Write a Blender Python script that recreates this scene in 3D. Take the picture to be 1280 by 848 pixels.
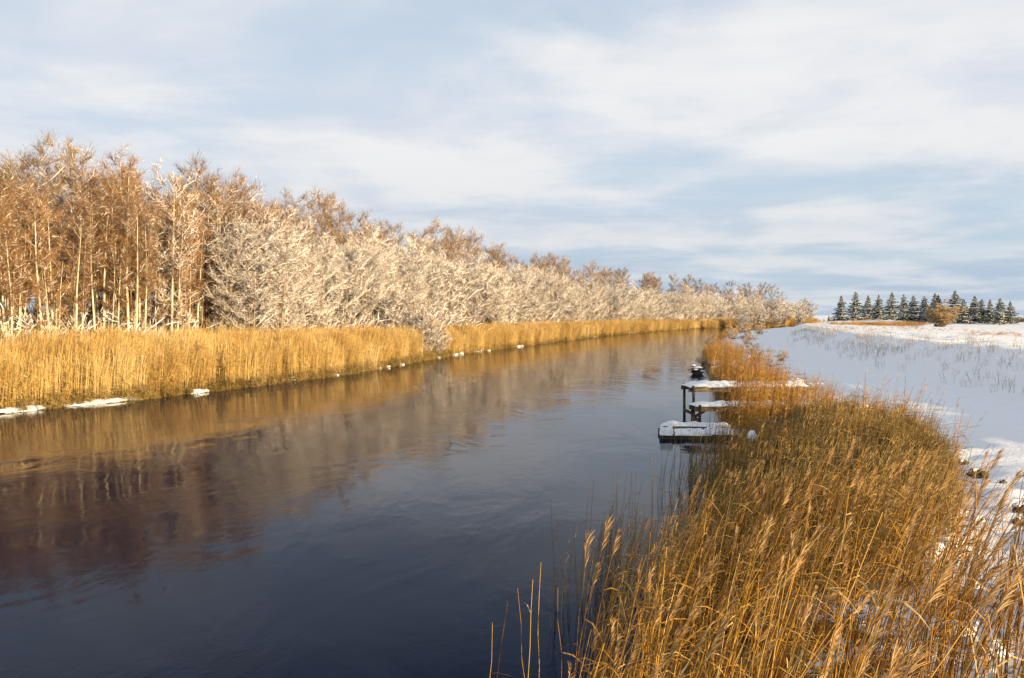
import bpy, math, random
import numpy as np
from mathutils import Vector

# ------------------------------------------------------------------ camera, sky, sun, exposure
for o in list(bpy.data.objects):
    bpy.data.objects.remove(o)
SC = bpy.context.scene
COL = SC.collection
CAM_H, F_PX, HORIZON = 3.6, 1065.0, 394.0
PITCH = math.atan((424 - HORIZON) / F_PX)

cam_d = bpy.data.cameras.new("camera")
cam_d.sensor_width = 36.0
cam_d.lens = 36.0 * F_PX / 1280.0
cam_d.clip_start = 0.05
cam_d.clip_end = 12000
cam = bpy.data.objects.new("camera", cam_d)
cam.location = (0, 0, CAM_H)
cam.rotation_euler = (math.pi / 2 - PITCH, 0, 0)
COL.objects.link(cam)
SC.camera = cam

SUN_EL = math.radians(6.6)
SUN_AZ = Vector((0.76, -0.65)).normalized()          # horizontal direction towards the sun
sun_dir = Vector((SUN_AZ.x * math.cos(SUN_EL), SUN_AZ.y * math.cos(SUN_EL), math.sin(SUN_EL)))

world = bpy.data.worlds.new("World")
SC.world = world
world.use_nodes = True
wn, wl = world.node_tree.nodes, world.node_tree.links
wn.clear()
w_out = wn.new("ShaderNodeOutputWorld")
w_bg = wn.new("ShaderNodeBackground")
w_bg.inputs["Strength"].default_value = 0.068
sky = wn.new("ShaderNodeTexSky")
sky.sky_type = 'NISHITA'
sky.sun_disc = False
sky.sun_elevation = SUN_EL
sky.sun_rotation = math.atan2(SUN_AZ.x, SUN_AZ.y)
sky.air_density = 1.0
sky.dust_density = 0.6
sky.ozone_density = 2.2


def wmath(op, a, b=None, clamp=False):
    n = wn.new("ShaderNodeMath")
    n.operation = op
    n.use_clamp = clamp
    for k, s in enumerate((a, b)):
        if s is None:
            continue
        if isinstance(s, (int, float)):
            n.inputs[k].default_value = s
        else:
            wl.new(s, n.inputs[k])
    return n.outputs[0]


def wramp(src, stops):
    n = wn.new("ShaderNodeValToRGB")
    n.color_ramp.interpolation = 'EASE'
    el = n.color_ramp.elements
    while len(el) < len(stops):
        el.new(0.5)
    for e, (p, c) in zip(el, stops):
        e.position = p
        e.color = c if len(c) == 4 else (*c, 1)
    wl.new(src, n.inputs[0])
    return n.outputs[0]


def wnoise(vec, scale, detail, rough, dist=0.0):
    n = wn.new("ShaderNodeTexNoise")
    n.inputs["Scale"].default_value = scale
    n.inputs["Detail"].default_value = detail
    n.inputs["Roughness"].default_value = rough
    n.inputs["Distortion"].default_value = dist
    wl.new(vec, n.inputs["Vector"])
    return n.outputs["Fac"]


w_tc = wn.new("ShaderNodeTexCoord")
w_sep = wn.new("ShaderNodeSeparateXYZ")
wl.new(w_tc.outputs["Generated"], w_sep.inputs[0])
zz = wmath('ADD', wmath('MAXIMUM', w_sep.outputs[2], 0.0), 0.09)
cu = wmath('DIVIDE', w_sep.outputs[0], zz)
cv = wmath('DIVIDE', w_sep.outputs[1], zz)
w_cmb = wn.new("ShaderNodeCombineXYZ")
wl.new(cu, w_cmb.inputs[0])
wl.new(cv, w_cmb.inputs[1])
w_cmb.inputs[2].default_value = 3.7
cloud_big = wnoise(w_cmb.outputs[0], 0.42, 4.0, 0.46, 0.3)
cloud_fine = wnoise(w_cmb.outputs[0], 1.15, 6.0, 0.54, 0.25)
cover = wmath('ADD', wmath('MULTIPLY', cloud_big, 0.62), wmath('MULTIPLY', cloud_fine, 0.38))
cover = wmath('ADD', cover, wmath('MULTIPLY', wmath('MINIMUM', w_sep.outputs[2], 0.30), 0.32))
cover = wmath('SUBTRACT', cover, wmath('MULTIPLY', wmath('MAXIMUM', wmath('SUBTRACT', w_sep.outputs[2], 0.30), 0.0), 0.16))
cover = wmath('ADD', cover, wmath('MULTIPLY', wmath('MAXIMUM', wmath('SUBTRACT', 0.16, w_sep.outputs[2]), 0.0), 0.55))
cov_mask = wramp(cover, [(0.30, (0, 0, 0)), (0.64, (1, 1, 1))])
cloud_col = wramp(cloud_fine, [(0.32, (0.64, 0.70, 0.80)), (0.64, (0.86, 0.86, 0.87))])
w_scl = wn.new("ShaderNodeMixRGB")
w_scl.blend_type = 'MULTIPLY'
w_scl.inputs[0].default_value = 1.0
w_low = wn.new("ShaderNodeMixRGB")                   # cloud seen far off through more air is a greyer blue
wl.new(wramp(w_sep.outputs[2], [(0.0, (1, 1, 1)), (0.22, (0, 0, 0))]), w_low.inputs[0])
wl.new(cloud_col, w_low.inputs[1])
wl.new(wramp(cloud_fine, [(0.36, (0.44, 0.55, 0.68)), (0.68, (0.70, 0.73, 0.77))]), w_low.inputs[2])
wl.new(w_low.outputs[0], w_scl.inputs[1])
CLOUD_GAIN = 6.35
w_scl.inputs[2].default_value = (CLOUD_GAIN, CLOUD_GAIN, CLOUD_GAIN, 1)
# thin high veil between the clouds: pale blue air over the clear sky
w_veil = wn.new("ShaderNodeMixRGB")
wl.new(wmath('SUBTRACT', 0.66, wmath('MULTIPLY', wmath('MAXIMUM', w_sep.outputs[2], 0.0), 0.45)), w_veil.inputs[0])
wl.new(sky.outputs[0], w_veil.inputs[1])
w_veil.inputs[2].default_value = (4.0, 5.15, 6.4, 1)
w_mix = wn.new("ShaderNodeMixRGB")
wl.new(cov_mask, w_mix.inputs[0])
wl.new(w_veil.outputs[0], w_mix.inputs[1])
wl.new(w_scl.outputs[0], w_mix.inputs[2])
wl.new(w_mix.outputs[0], w_bg.inputs["Color"])
wl.new(w_bg.outputs[0], w_out.inputs[0])

sun_d = bpy.data.lights.new("sun", 'SUN')
sun_d.energy = 5.0
sun_d.angle = math.radians(0.6)
sun_d.color = (1.0, 0.76, 0.44)
sun = bpy.data.objects.new("sun", sun_d)
sun.rotation_euler = sun_dir.to_track_quat('Z', 'Y').to_euler()
COL.objects.link(sun)

SC.view_settings.view_transform = 'Standard'
SC.view_settings.look = 'None'
SC.view_settings.exposure = 1.24
SC.view_settings.gamma = 1.0
SC.view_settings.use_curve_mapping = False
SC.render.engine = 'CYCLES'
SC.cycles.max_bounces = 5
SC.cycles.diffuse_bounces = 2
SC.cycles.glossy_bounces = 3
SC.cycles.transmission_bounces = 2
SC.cycles.use_denoising = True
SC.cycles.caustics_reflective = False
SC.cycles.caustics_refractive = False

# ------------------------------------------------------------------ helpers
rnd = random.Random(11)
nrng = np.random.default_rng(5)


def at(px, py, z):
    """point at height z seen at photograph pixel (px, py)"""
    dx, dy, dz = (px - 640) / F_PX, 1.0, -(py - 424) / F_PX
    c, s = math.cos(PITCH), math.sin(PITCH)
    y, zz_ = dy * c + dz * s, -dy * s + dz * c
    k = (z - CAM_H) / zz_
    return Vector((dx * k, y * k, z))


def proj_x(p):
    return 640 + F_PX * p[0] / p[1]


def curve_fn(ys, xs):
    """smooth single-valued curve x(y) (monotone-safe cubic)"""
    ys, xs = np.array(ys, float), np.array(xs, float)
    d = np.diff(xs) / np.diff(ys)
    m = np.empty_like(xs)
    m[0], m[-1] = d[0], d[-1]
    m[1:-1] = (d[:-1] + d[1:]) / 2

    def f(y):
        y = np.asarray(y, float)
        yc = np.clip(y, ys[0], ys[-1])
        i = np.clip(np.searchsorted(ys, yc) - 1, 0, len(ys) - 2)
        h = ys[i + 1] - ys[i]
        t = (yc - ys[i]) / h
        r = ((2 * t**3 - 3 * t**2 + 1) * xs[i] + (t**3 - 2 * t**2 + t) * h * m[i]
             + (-2 * t**3 + 3 * t**2) * xs[i + 1] + (t**3 - t**2) * h * m[i + 1])
        r = r + np.where(y > ys[-1], (y - ys[-1]) * m[-1], 0) + np.where(y < ys[0], (y - ys[0]) * m[0], 0)
        return r
    return f


XL = curve_fn([-60, 0, 20, 32, 39, 52.5, 72, 96, 153, 240, 300, 400],
              [-56, -32, -23.6, -18.4, -14.9, -10.1, -6.4, 0.5, 18, 57, 98, 172])
XR = curve_fn([-60, 0, 5, 10, 13, 19.5, 30, 49, 80, 150, 192, 240, 300, 400],
              [-14, -0.5, 0.6, 1.7, 2.5, 5.0, 7.7, 11.3, 18.0, 38, 56, 83, 122, 192])


def vnoise(x, y, seed=0):
    x, y = np.asarray(x, float), np.asarray(y, float)
    xi, yi = np.floor(x), np.floor(y)
    fx, fy = x - xi, y - yi
    fx, fy = fx * fx * (3 - 2 * fx), fy * fy * (3 - 2 * fy)

    def h(a, b):
        n = np.sin(a * 127.1 + b * 311.7 + seed * 74.7) * 43758.5453
        return n - np.floor(n)
    return (h(xi, yi) * (1 - fx) * (1 - fy) + h(xi + 1, yi) * fx * (1 - fy)
            + h(xi, yi + 1) * (1 - fx) * fy + h(xi + 1, yi + 1) * fx * fy)


def fbm(x, y, seed=0, octv=3):
    r, a, s = 0, 0.5, 0
    for k in range(octv):
        r = r + a * vnoise(x * 2**k, y * 2**k, seed + k * 13)
        s += a
        a *= 0.5
    return r / s


def sstep(a, b, x):
    t = np.clip((np.asarray(x, float) - a) / (b - a), 0, 1)
    return t * t * (3 - 2 * t)


RIDGE_T = curve_fn([-60, 0, 15, 24, 34, 65, 140, 400], [20, 19, 17.5, 15.6, 13.6, 13.8, 13.5, 14])
TRACK_T = curve_fn([-60, 0, 12, 18, 26, 39, 60, 400], [15, 14.5, 12.8, 11.6, 9.4, 6.8, 6.4, 6.6])


def ground_h(x, y):
    x, y = np.asarray(x, float), np.asarray(y, float)
    xl, xr = XL(y), XR(y)
    tr, tl = x - xr, xl - x
    # right bank
    rt = RIDGE_T(y)
    rz = 2.02 + 0.14 * (fbm(y * 0.07, y * 0 + 3, 4) - 0.5) * 2 + 0.18 * sstep(28, 12, y)
    z = np.interp(tr, [-3, -0.6, 0, 0.5, 1.6, 3.5, 6], [-1.4, -0.35, -0.02, 0.20, 0.42, 0.62, 0.80])
    slope = sstep(0, 1, (tr - (rt - 4.6)) / 4.8)
    z = z + (rz - 0.80) * slope
    z = z - ((rz - 1.45) * sstep(1.0, 30, tr - rt) + 0.45 * sstep(30, 130, tr - rt)) * slope
    hum = (fbm(x * 0.9, y * 0.9, 1) - 0.5) * 0.30 + (fbm(x * 3.1, y * 3.1, 2) - 0.5) * 0.12
    amp = np.clip(0.45 + 0.55 * sstep(0.5, 2, tr) - 0.75 * sstep(5.2, 6.2, tr) + 0.45 * slope + 0.35 * sstep(0, 2, tr - rt), 0.12, 1.2)
    amp = amp * sstep(-0.5, 1.2, tr)
    z = z + hum * amp
    # wheel ruts on the track
    tk = TRACK_T(y)
    for off in (-0.75, 0.75):
        z = z - 0.10 * np.exp(-((tr - tk - off) / 0.20) ** 2) * (tr > 2)
    z = z + 0.05 * np.exp(-((tr - tk - 1.25) / 0.22) ** 2) * (tr > 2)
    zr_ = z + 1.2 * (fbm(x * 0.004, y * 0.004, 9) - 0.5) * sstep(150, 500, y)
    # left bank
    zl = np.interp(tl, [-3, -0.7, 0, 0.5, 2, 6, 14, 40], [-1.4, -0.4, -0.02, 0.20, 0.30, 0.40, 0.6, 1.0])
    zl = zl + (fbm(x * 0.8, y * 0.8, 6) - 0.5) * 0.25 * sstep(-0.2, 1.5, tl)
    z = np.where(tr > -3, zr_, -1.4)
    z = np.where(tl > -3, np.maximum(zl, np.where(tr > -3, zr_, -9)), z)
    return z


def gz(x, y):
    return float(ground_h(np.array([x]), np.array([y]))[0])


# ---- materials
def mat_base(name):
    m = bpy.data.materials.new(name)
    m.use_nodes = True
    n, l = m.node_tree.nodes, m.node_tree.links
    b = n["Principled BSDF"]
    return m, n, l, b


def ramp(n, l, src, stops):
    r = n.new("ShaderNodeValToRGB")
    el = r.color_ramp.elements
    while len(el) < len(stops):
        el.new(0.5)
    for e, (p, c) in zip(el, stops):
        e.position = p
        e.color = (*c, 1) if len(c) == 3 else c
    l.new(src, r.inputs[0])
    return r.outputs[0]


def noise_node(n, l, scale, detail=4, rough=0.55, vec=None, coord="Object"):
    t = n.new("ShaderNodeTexNoise")
    t.inputs["Scale"].default_value = scale
    t.inputs["Detail"].default_value = detail
    t.inputs["Roughness"].default_value = rough
    if vec is None:
        tc = n.new("ShaderNodeTexCoord")
        vec = tc.outputs[coord]
    l.new(vec, t.inputs["Vector"])
    return t.outputs["Fac"]


def bump(n, l, b, src, strength, dist):
    bm = n.new("ShaderNodeBump")
    bm.inputs["Strength"].default_value = strength
    bm.inputs["Distance"].default_value = dist
    l.new(src, bm.inputs["Height"])
    l.new(bm.outputs[0], b.inputs["Normal"])


def mat_tint(name, stops, rough=0.75, transl=0.0, spec=0.25, obj_var=0.25):
    """colour from the per-piece 'tint' value of the mesh, varied a little from instance to instance"""
    m, n, l, b = mat_base(name)
    a = n.new("ShaderNodeAttribute")
    a.attribute_name = "tint"
    oi = n.new("ShaderNodeObjectInfo")
    ma = n.new("ShaderNodeMath")
    ma.operation = 'MULTIPLY_ADD'
    l.new(oi.outputs["Random"], ma.inputs[0])
    ma.inputs[1].default_value = obj_var
    ma.inputs[2].default_value = -obj_var / 2
    pa = n.new("ShaderNodeAttribute")
    pa.attribute_type = 'INSTANCER'
    pa.attribute_name = "patch"
    a2 = n.new("ShaderNodeMath")
    l.new(pa.outputs["Fac"], a2.inputs[0])
    l.new(ma.outputs[0], a2.inputs[1])
    ad = n.new("ShaderNodeMath")
    ad.use_clamp = True
    l.new(a.outputs["Fac"], ad.inputs[0])
    l.new(a2.outputs[0], ad.inputs[1])
    c = ramp(n, l, ad.outputs[0], stops)
    l.new(c, b.inputs["Base Color"])
    b.inputs["Roughness"].default_value = rough
    b.inputs["Specular IOR Level"].default_value = spec
    if transl > 0:
        tr = n.new("ShaderNodeBsdfTranslucent")
        l.new(c, tr.inputs["Color"])
        mx = n.new("ShaderNodeMixShader")
        mx.inputs[0].default_value = transl
        l.new(b.outputs[0], mx.inputs[1])
        l.new(tr.outputs[0], mx.inputs[2])
        l.new(mx.outputs[0], n["Material Output"].inputs[0])
    return m


def mat_snow(name="snow", col=(0.84, 0.86, 0.89), bscale=14.0):
    m, n, l, b = mat_base(name)
    f = noise_node(n, l, bscale, 5, 0.6)
    c = ramp(n, l, f, [(0.3, tuple(v * 0.95 for v in col)), (0.7, col)])
    l.new(c, b.inputs["Base Color"])
    b.inputs["Roughness"].default_value = 0.7
    b.inputs["Specular IOR Level"].default_value = 0.25
    bump(n, l, b, f, 0.5, 0.03)
    return m


M = {}
M['snow'] = mat_snow()
M['frost'] = mat_tint("branch_snow", [(0.0, (0.72, 0.71, 0.69)), (1.0, (0.90, 0.89, 0.88))], 0.8, 0.0, 0.15)
M['alder_bark'] = mat_tint("alder_bark", [(0.0, (0.16, 0.12, 0.08)), (0.5, (0.48, 0.40, 0.26)), (1.0, (0.74, 0.67, 0.50))], 0.85)
M['dark_bark'] = mat_tint("dark_bark", [(0.0, (0.09, 0.065, 0.045)), (1.0, (0.30, 0.235, 0.16))], 0.85)
M['rust_twig'] = mat_tint("rust_twig", [(0.0, (0.085, 0.042, 0.014)), (0.6, (0.205, 0.105, 0.038)), (1.0, (0.35, 0.215, 0.10))], 0.8)
M['brown_twig'] = mat_tint("brown_twig", [(0.0, (0.10, 0.06, 0.032)), (1.0, (0.33, 0.21, 0.11))], 0.8)
M['orange_twig'] = mat_tint("orange_twig", [(0.0, (0.20, 0.125, 0.05)), (1.0, (0.44, 0.32, 0.17))], 0.8)
M['reed'] = mat_tint("reed_straw", [(0.0, (0.13, 0.055, 0.010)), (0.45, (0.40, 0.195, 0.026)), (0.8, (0.52, 0.29, 0.052)), (1.0, (0.60, 0.41, 0.15))], 0.55, 0.12, 0.25)
M['pale_reed'] = mat_tint("pale_reed_straw", [(0.0, (0.30, 0.165, 0.040)), (0.45, (0.57, 0.375, 0.120)), (0.8, (0.66, 0.48, 0.19)), (1.0, (0.72, 0.58, 0.31))], 0.6, 0.2, 0.25, 0.4)
M['sedge'] = mat_tint("sedge_and_shade_straw", [(0.0, (0.13, 0.085, 0.025)), (0.6, (0.27, 0.18, 0.055)), (1.0, (0.38, 0.27, 0.10))], 0.65, 0.2, 0.2)  # brown sedge; its dull tones also paint the shadow band before the jetties
M['plume'] = mat_tint("reed_plume", [(0.0, (0.27, 0.14, 0.05)), (1.0, (0.60, 0.40, 0.18))], 0.9, 0.25, 0.1)
M['weed'] = mat_tint("dry_weed", [(0.0, (0.20, 0.15, 0.10)), (1.0, (0.48, 0.40, 0.30))], 0.85, 0.1, 0.1)
M['needle'] = mat_tint("spruce_needles", [(0.0, (0.018, 0.030, 0.020)), (1.0, (0.055, 0.085, 0.045))], 0.7, 0.0, 0.2)


def mat_wood(name, c0, c1):
    m, n, l, b = mat_base(name)
    tc = n.new("ShaderNodeTexCoord")
    mp = n.new("ShaderNodeMapping")
    mp.inputs["Scale"].default_value = (2.0, 22.0, 22.0)
    l.new(tc.outputs["Object"], mp.inputs[0])
    f = noise_node(n, l, 1.6, 6, 0.65, mp.outputs[0])
    l.new(ramp(n, l, f, [(0.3, c0), (0.7, c1)]), b.inputs["Base Color"])
    b.inputs["Roughness"].default_value = 0.85
    bump(n, l, b, f, 0.5, 0.01)
    return m


M['wet_wood'] = mat_wood("wet_wood", (0.022, 0.016, 0.011), (0.075, 0.055, 0.036))
M['old_wood'] = mat_wood("weathered_wood", (0.12, 0.085, 0.05), (0.30, 0.22, 0.13))
M['stone'] = mat_wood("dark_earth", (0.02, 0.016, 0.013), (0.09, 0.07, 0.055))


def make_ground_mat():
    m, n, l, b = mat_base("snowy_ground")
    geo = n.new("ShaderNodeNewGeometry")
    a = n.new("ShaderNodeAttribute")
    a.attribute_name = "litter"
    f1 = noise_node(n, l, 1.3, 6, 0.62, geo.outputs["Position"])
    f2 = noise_node(n, l, 9.0, 5, 0.65, geo.outputs["Position"])
    mix = n.new("ShaderNodeMath")
    mix.operation = 'MULTIPLY_ADD'
    l.new(f1, mix.inputs[0])
    mix.inputs[1].default_value = 0.9
    l.new(a.outputs["Fac"], mix.inputs[2])
    m2 = n.new("ShaderNodeMath")
    m2.operation = 'MULTIPLY_ADD'
    l.new(f2, m2.inputs[0])
    m2.inputs[1].default_value = 0.5
    l.new(mix.outputs[0], m2.inputs[2])
    mask = ramp(n, l, m2.outputs[0], [(0.95, (0, 0, 0)), (1.12, (1, 1, 1))])
    mask_s = n.new("ShaderNodeMath")
    mask_s.operation = 'MINIMUM'
    l.new(mask, mask_s.inputs[0])
    mask_s.inputs[1].default_value = 1.0
    earth = ramp(n, l, f2, [(0.3, (0.035, 0.024, 0.014)), (0.5, (0.12, 0.075, 0.03)), (0.75, (0.32, 0.21, 0.09))])
    snowc = ramp(n, l, f2, [(0.3, (0.86, 0.87, 0.89)), (0.7, (0.92, 0.92, 0.93))])
    mx = n.new("ShaderNodeMixRGB")
    l.new(mask_s.outputs[0], mx.inputs[0])
    l.new(snowc, mx.inputs[1])
    l.new(earth, mx.inputs[2])
    l.new(mx.outputs[0], b.inputs["Base Color"])
    b.inputs["Roughness"].default_value = 0.75
    b.inputs["Specular IOR Level"].default_value = 0.2
    bump(n, l, b, f2, 0.55, 0.07)
    return m


M['ground'] = make_ground_mat()


def make_water_mat():
    m, n, l, b = mat_base("river_water")
    geo = n.new("ShaderNodeNewGeometry")
    # ripples drawn out along the current, plus slow swirls
    mp = n.new("ShaderNodeMapping")
    mp.inputs["Rotation"].default_value = (0, 0, math.radians(17))
    mp.inputs["Scale"].default_value = (1.0, 0.55, 1.0)
    l.new(geo.outputs["Position"], mp.inputs[0])
    swirl = n.new("ShaderNodeTexNoise")
    swirl.inputs["Scale"].default_value = 0.28
    swirl.inputs["Detail"].default_value = 3
    swirl.inputs["Distortion"].default_value = 1.6
    l.new(mp.outputs[0], swirl.inputs["Vector"])
    rip = n.new("ShaderNodeTexNoise")
    rip.inputs["Scale"].default_value = 3.0
    rip.inputs["Detail"].default_value = 5
    rip.inputs["Roughness"].default_value = 0.6
    rip.inputs["Distortion"].default_value = 0.8
    l.new(mp.outputs[0], rip.inputs["Vector"])
    patch = ramp(n, l, swirl.outputs["Fac"], [(0.42, (0.18, 0.18, 0.18)), (0.62, (1, 1, 1))])
    mu = n.new("ShaderNodeMath")
    mu.operation = 'MULTIPLY'
    l.new(rip.outputs["Fac"], mu.inputs[0])
    l.new(patch, mu.inputs[1])
    ad = n.new("ShaderNodeMath")
    ad.operation = 'MULTIPLY_ADD'
    l.new(swirl.outputs["Fac"], ad.inputs[0])
    ad.inputs[1].default_value = 2.4
    l.new(mu.outputs[0], ad.inputs[2])
    bp = n.new("ShaderNodeBump")
    bp.inputs["Strength"].default_value = 0.17
    bp.inputs["Distance"].default_value = 0.045
    l.new(ad.outputs[0], bp.inputs["Height"])
    # reflectance of water for the polarised light that passes the lens filter: low when looking down, high at grazing angles
    lw = n.new("ShaderNodeLayerWeight")
    lw.inputs["Blend"].default_value = 0.5
    l.new(bp.outputs[0], lw.inputs["Normal"])
    fc = ramp(n, l, lw.outputs["Facing"], [(0.50, (0.016,) * 3), (0.60, (0.026,) * 3), (0.74, (0.12,) * 3), (0.86, (0.38,) * 3), (0.93, (0.62,) * 3), (1.0, (1.0,) * 3)])
    gl = n.new("ShaderNodeBsdfGlossy")
    gl.inputs["Roughness"].default_value = 0.045
    l.new(bp.outputs[0], gl.inputs["Normal"])
    df = n.new("ShaderNodeBsdfDiffuse")
    df.inputs["Color"].default_value = (0.003, 0.010, 0.034, 1)
    mx = n.new("ShaderNodeMixShader")
    l.new(fc, mx.inputs[0])
    l.new(df.outputs[0], mx.inputs[1])
    l.new(gl.outputs[0], mx.inputs[2])
    l.new(mx.outputs[0], n["Material Output"].inputs[0])
    n.remove(b)
    return m


M['water'] = make_water_mat()


# ---- mesh building
class MB:
    def __init__(self):
        self.v, self.f, self.c, self.m = [], [], [], []

    def tube(self, pts, rads, n=3, tint=0.5, mat=0, up=None):
        a, b = pts[0], pts[-1]
        dx, dy, dz = b[0] - a[0], b[1] - a[1], b[2] - a[2]
        L = math.sqrt(dx * dx + dy * dy + dz * dz) or 1e-6
        dx, dy, dz = dx / L, dy / L, dz / L
        if abs(dz) > 0.9:
            ux, uy, uz = 1.0, 0.0, 0.0
        else:
            ux, uy, uz = 0.0, 0.0, 1.0
        k = ux * dx + uy * dy + uz * dz
        ux, uy, uz = ux - k * dx, uy - k * dy, uz - k * dz
        q = math.sqrt(ux * ux + uy * uy + uz * uz)
        ux, uy, uz = ux / q, uy / q, uz / q
        wx, wy, wz = dy * uz - dz * uy, dz * ux - dx * uz, dx * uy - dy * ux
        base = len(self.v)
        for p, r in zip(pts, rads):
            for j in range(n):
                t = 2 * math.pi * j / n + 0.5
                c, s = math.cos(t) * r, math.sin(t) * r
                self.v.append((p[0] + ux * c + wx * s, p[1] + uy * c + wy * s, p[2] + uz * c + wz * s))
                self.c.append(tint)
        for i in range(len(pts) - 1):
            for j in range(n):
                a0 = base + i * n + j
                a1 = base + i * n + (j + 1) % n
                self.f.append((a0, a1, a1 + n, a0 + n))
                self.m.append(mat)
        if n > 3 or rads[-1] > 0.02:
            self.f.append(tuple(base + (len(pts) - 1) * n + j for j in range(n)))
            self.m.append(mat)

    def cone(self, p, e, r, tint=0.5, mat=0):
        b = len(self.v)
        dx, dy, dz = e[0] - p[0], e[1] - p[1], e[2] - p[2]
        ux, uy, uz = (dz, 0.0, -dx) if abs(dx) + abs(dz) > abs(dy) else (0.0, dz, -dy)
        q = r / (math.sqrt(ux * ux + uy * uy + uz * uz) or 1)
        ux, uy, uz = ux * q, uy * q, uz * q
        L = math.sqrt(dx * dx + dy * dy + dz * dz) or 1
        wx, wy, wz = (dy * uz - dz * uy) / L, (dz * ux - dx * uz) / L, (dx * uy - dy * ux) / L
        self.v += [(p[0] + ux, p[1] + uy, p[2] + uz), (p[0] - .5 * ux + .87 * wx, p[1] - .5 * uy + .87 * wy, p[2] - .5 * uz + .87 * wz),
                   (p[0] - .5 * ux - .87 * wx, p[1] - .5 * uy - .87 * wy, p[2] - .5 * uz - .87 * wz), e]
        self.c += [tint] * 4
        self.f += [(b, b + 1, b + 3), (b + 1, b + 2, b + 3), (b + 2, b, b + 3)]
        self.m += [mat] * 3

    def poly(self, pts, tint=0.5, mat=0):
        b = len(self.v)
        self.v += [tuple(p) for p in pts]
        self.c += [tint] * len(pts)
        self.f.append(tuple(range(b, b + len(pts))))
        self.m.append(mat)

    def ribbon(self, pts, wid, side, tint=0.5, mat=0):
        b = len(self.v)
        for p, w in zip(pts, wid):
            self.v.append((p[0] - side[0] * w, p[1] - side[1] * w, p[2] - side[2] * w))
            self.v.append((p[0] + side[0] * w, p[1] + side[1] * w, p[2] + side[2] * w))
            self.c += [tint, tint]
        for i in range(len(pts) - 1):
            self.f.append((b + 2 * i, b + 2 * i + 1, b + 2 * i + 3, b + 2 * i + 2))
            self.m.append(mat)

    def box(self, x0, x1, y0, y1, z0, z1, tint=0.5, mat=0, jit=0.0, r=rnd):
        b = len(self.v)
        for z in (z0, z1):
            for (x, y) in ((x0, y0), (x1, y0), (x1, y1), (x0, y1)):
                self.v.append((x + r.uniform(-jit, jit), y + r.uniform(-jit, jit), z + r.uniform(-jit, jit)))
                self.c.append(tint)
        for q in ((3, 2, 1, 0), (4, 5, 6, 7), (0, 1, 5, 4), (1, 2, 6, 5), (2, 3, 7, 6), (3, 0, 4, 7)):
            self.f.append(tuple(b + k for k in q))
            self.m.append(mat)

    def blob(self, c, r, seed=0, n=9, rings=6, rough=0.25, flat=0.0, tint=0.5, mat=0):
        """uneven lump; flat = share of the lower half that is cut away"""
        b = len(self.v)
        rr = random.Random(seed)
        ph = [rr.uniform(0, 6.28) for _ in range(6)]
        for i in range(rings + 1):
            th = math.pi * (i / rings)
            for j in range(n):
                a = 2 * math.pi * j / n
                k = 1 + rough * (math.sin(2 * a + ph[0] + 2 * th) * 0.5 + math.sin(3 * a + ph[1] - th * 3) * 0.35 + rr.uniform(-0.3, 0.3))
                z = math.cos(th)
                if z < 0:
                    z *= (1 - flat)
                self.v.append((c[0] + r[0] * k * math.sin(th) * math.cos(a), c[1] + r[1] * k * math.sin(th) * math.sin(a), c[2] + r[2] * (k if i else 1) * z))
                self.c.append(tint)
        for i in range(rings):
            for j in range(n):
                a0, a1 = b + i * n + j, b + i * n + (j + 1) % n
                self.f.append((a0, a0 + n, a1 + n, a1))
                self.m.append(mat)

    def mesh(self, name, mats, smooth=False):
        me = bpy.data.meshes.new(name)
        me.from_pydata(self.v, [], self.f)
        at_ = me.attributes.new("tint", 'FLOAT', 'POINT')
        at_.data.foreach_set("value", np.array(self.c, dtype=np.float32))
        for m_ in (mats if isinstance(mats, (list, tuple)) else [mats]):
            me.materials.append(m_)
        me.polygons.foreach_set("material_index", np.array(self.m, dtype=np.int32))
        if smooth:
            me.polygons.foreach_set("use_smooth", np.ones(len(self.f), dtype=bool))
        me.update()
        return me


def link(name, data, parent=None, loc=None):
    o = bpy.data.objects.new(name, data)
    COL.objects.link(o)
    if parent is not None:
        o.parent = parent
    if loc is not None:
        o.location = loc
    return o


def tag(o, label=None, cat=None, group=None, kind=None):
    if label:
        o["label"] = label
    if cat:
        o["category"] = cat
    if group:
        o["group"] = group
    if kind:
        o["kind"] = kind
    return o


def thing(name, loc, label, cat, group=None, rz=0.0, scale=None):
    o = link(name, None, None, loc)
    o.empty_display_size = 0.1
    o.rotation_euler = (0, 0, rz)
    if scale is not None:
        o.scale = scale
    return tag(o, label, cat, group)


def grid_mesh(name, X, Y, Z, mat, extra=None):
    ny, nx = X.shape
    co = np.stack([X, Y, Z], -1).reshape(-1, 3)
    i = np.arange(ny * nx).reshape(ny, nx)
    q = np.stack([i[:-1, :-1], i[:-1, 1:], i[1:, 1:], i[1:, :-1]], -1).reshape(-1, 4)
    me = bpy.data.meshes.new(name)
    me.vertices.add(len(co))
    me.vertices.foreach_set("co", co.astype(np.float32).ravel())
    me.loops.add(q.size)
    me.loops.foreach_set("vertex_index", q.astype(np.int32).ravel())
    me.polygons.add(len(q))
    me.polygons.foreach_set("loop_start", np.arange(0, q.size, 4, dtype=np.int32))
    me.polygons.foreach_set("use_smooth", np.ones(len(q), dtype=bool))
    me.update(calc_edges=True)
    if extra is not None:
        a = me.attributes.new("litter", 'FLOAT', 'POINT')
        a.data.foreach_set("value", extra.astype(np.float32).ravel())
    me.materials.append(mat)
    return me


# ------------------------------------------------------------------ ground and river
def ladder(*spans):
    r = []
    for a, b, s in spans:
        r += list(np.arange(a, b, s))
    return r


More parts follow.
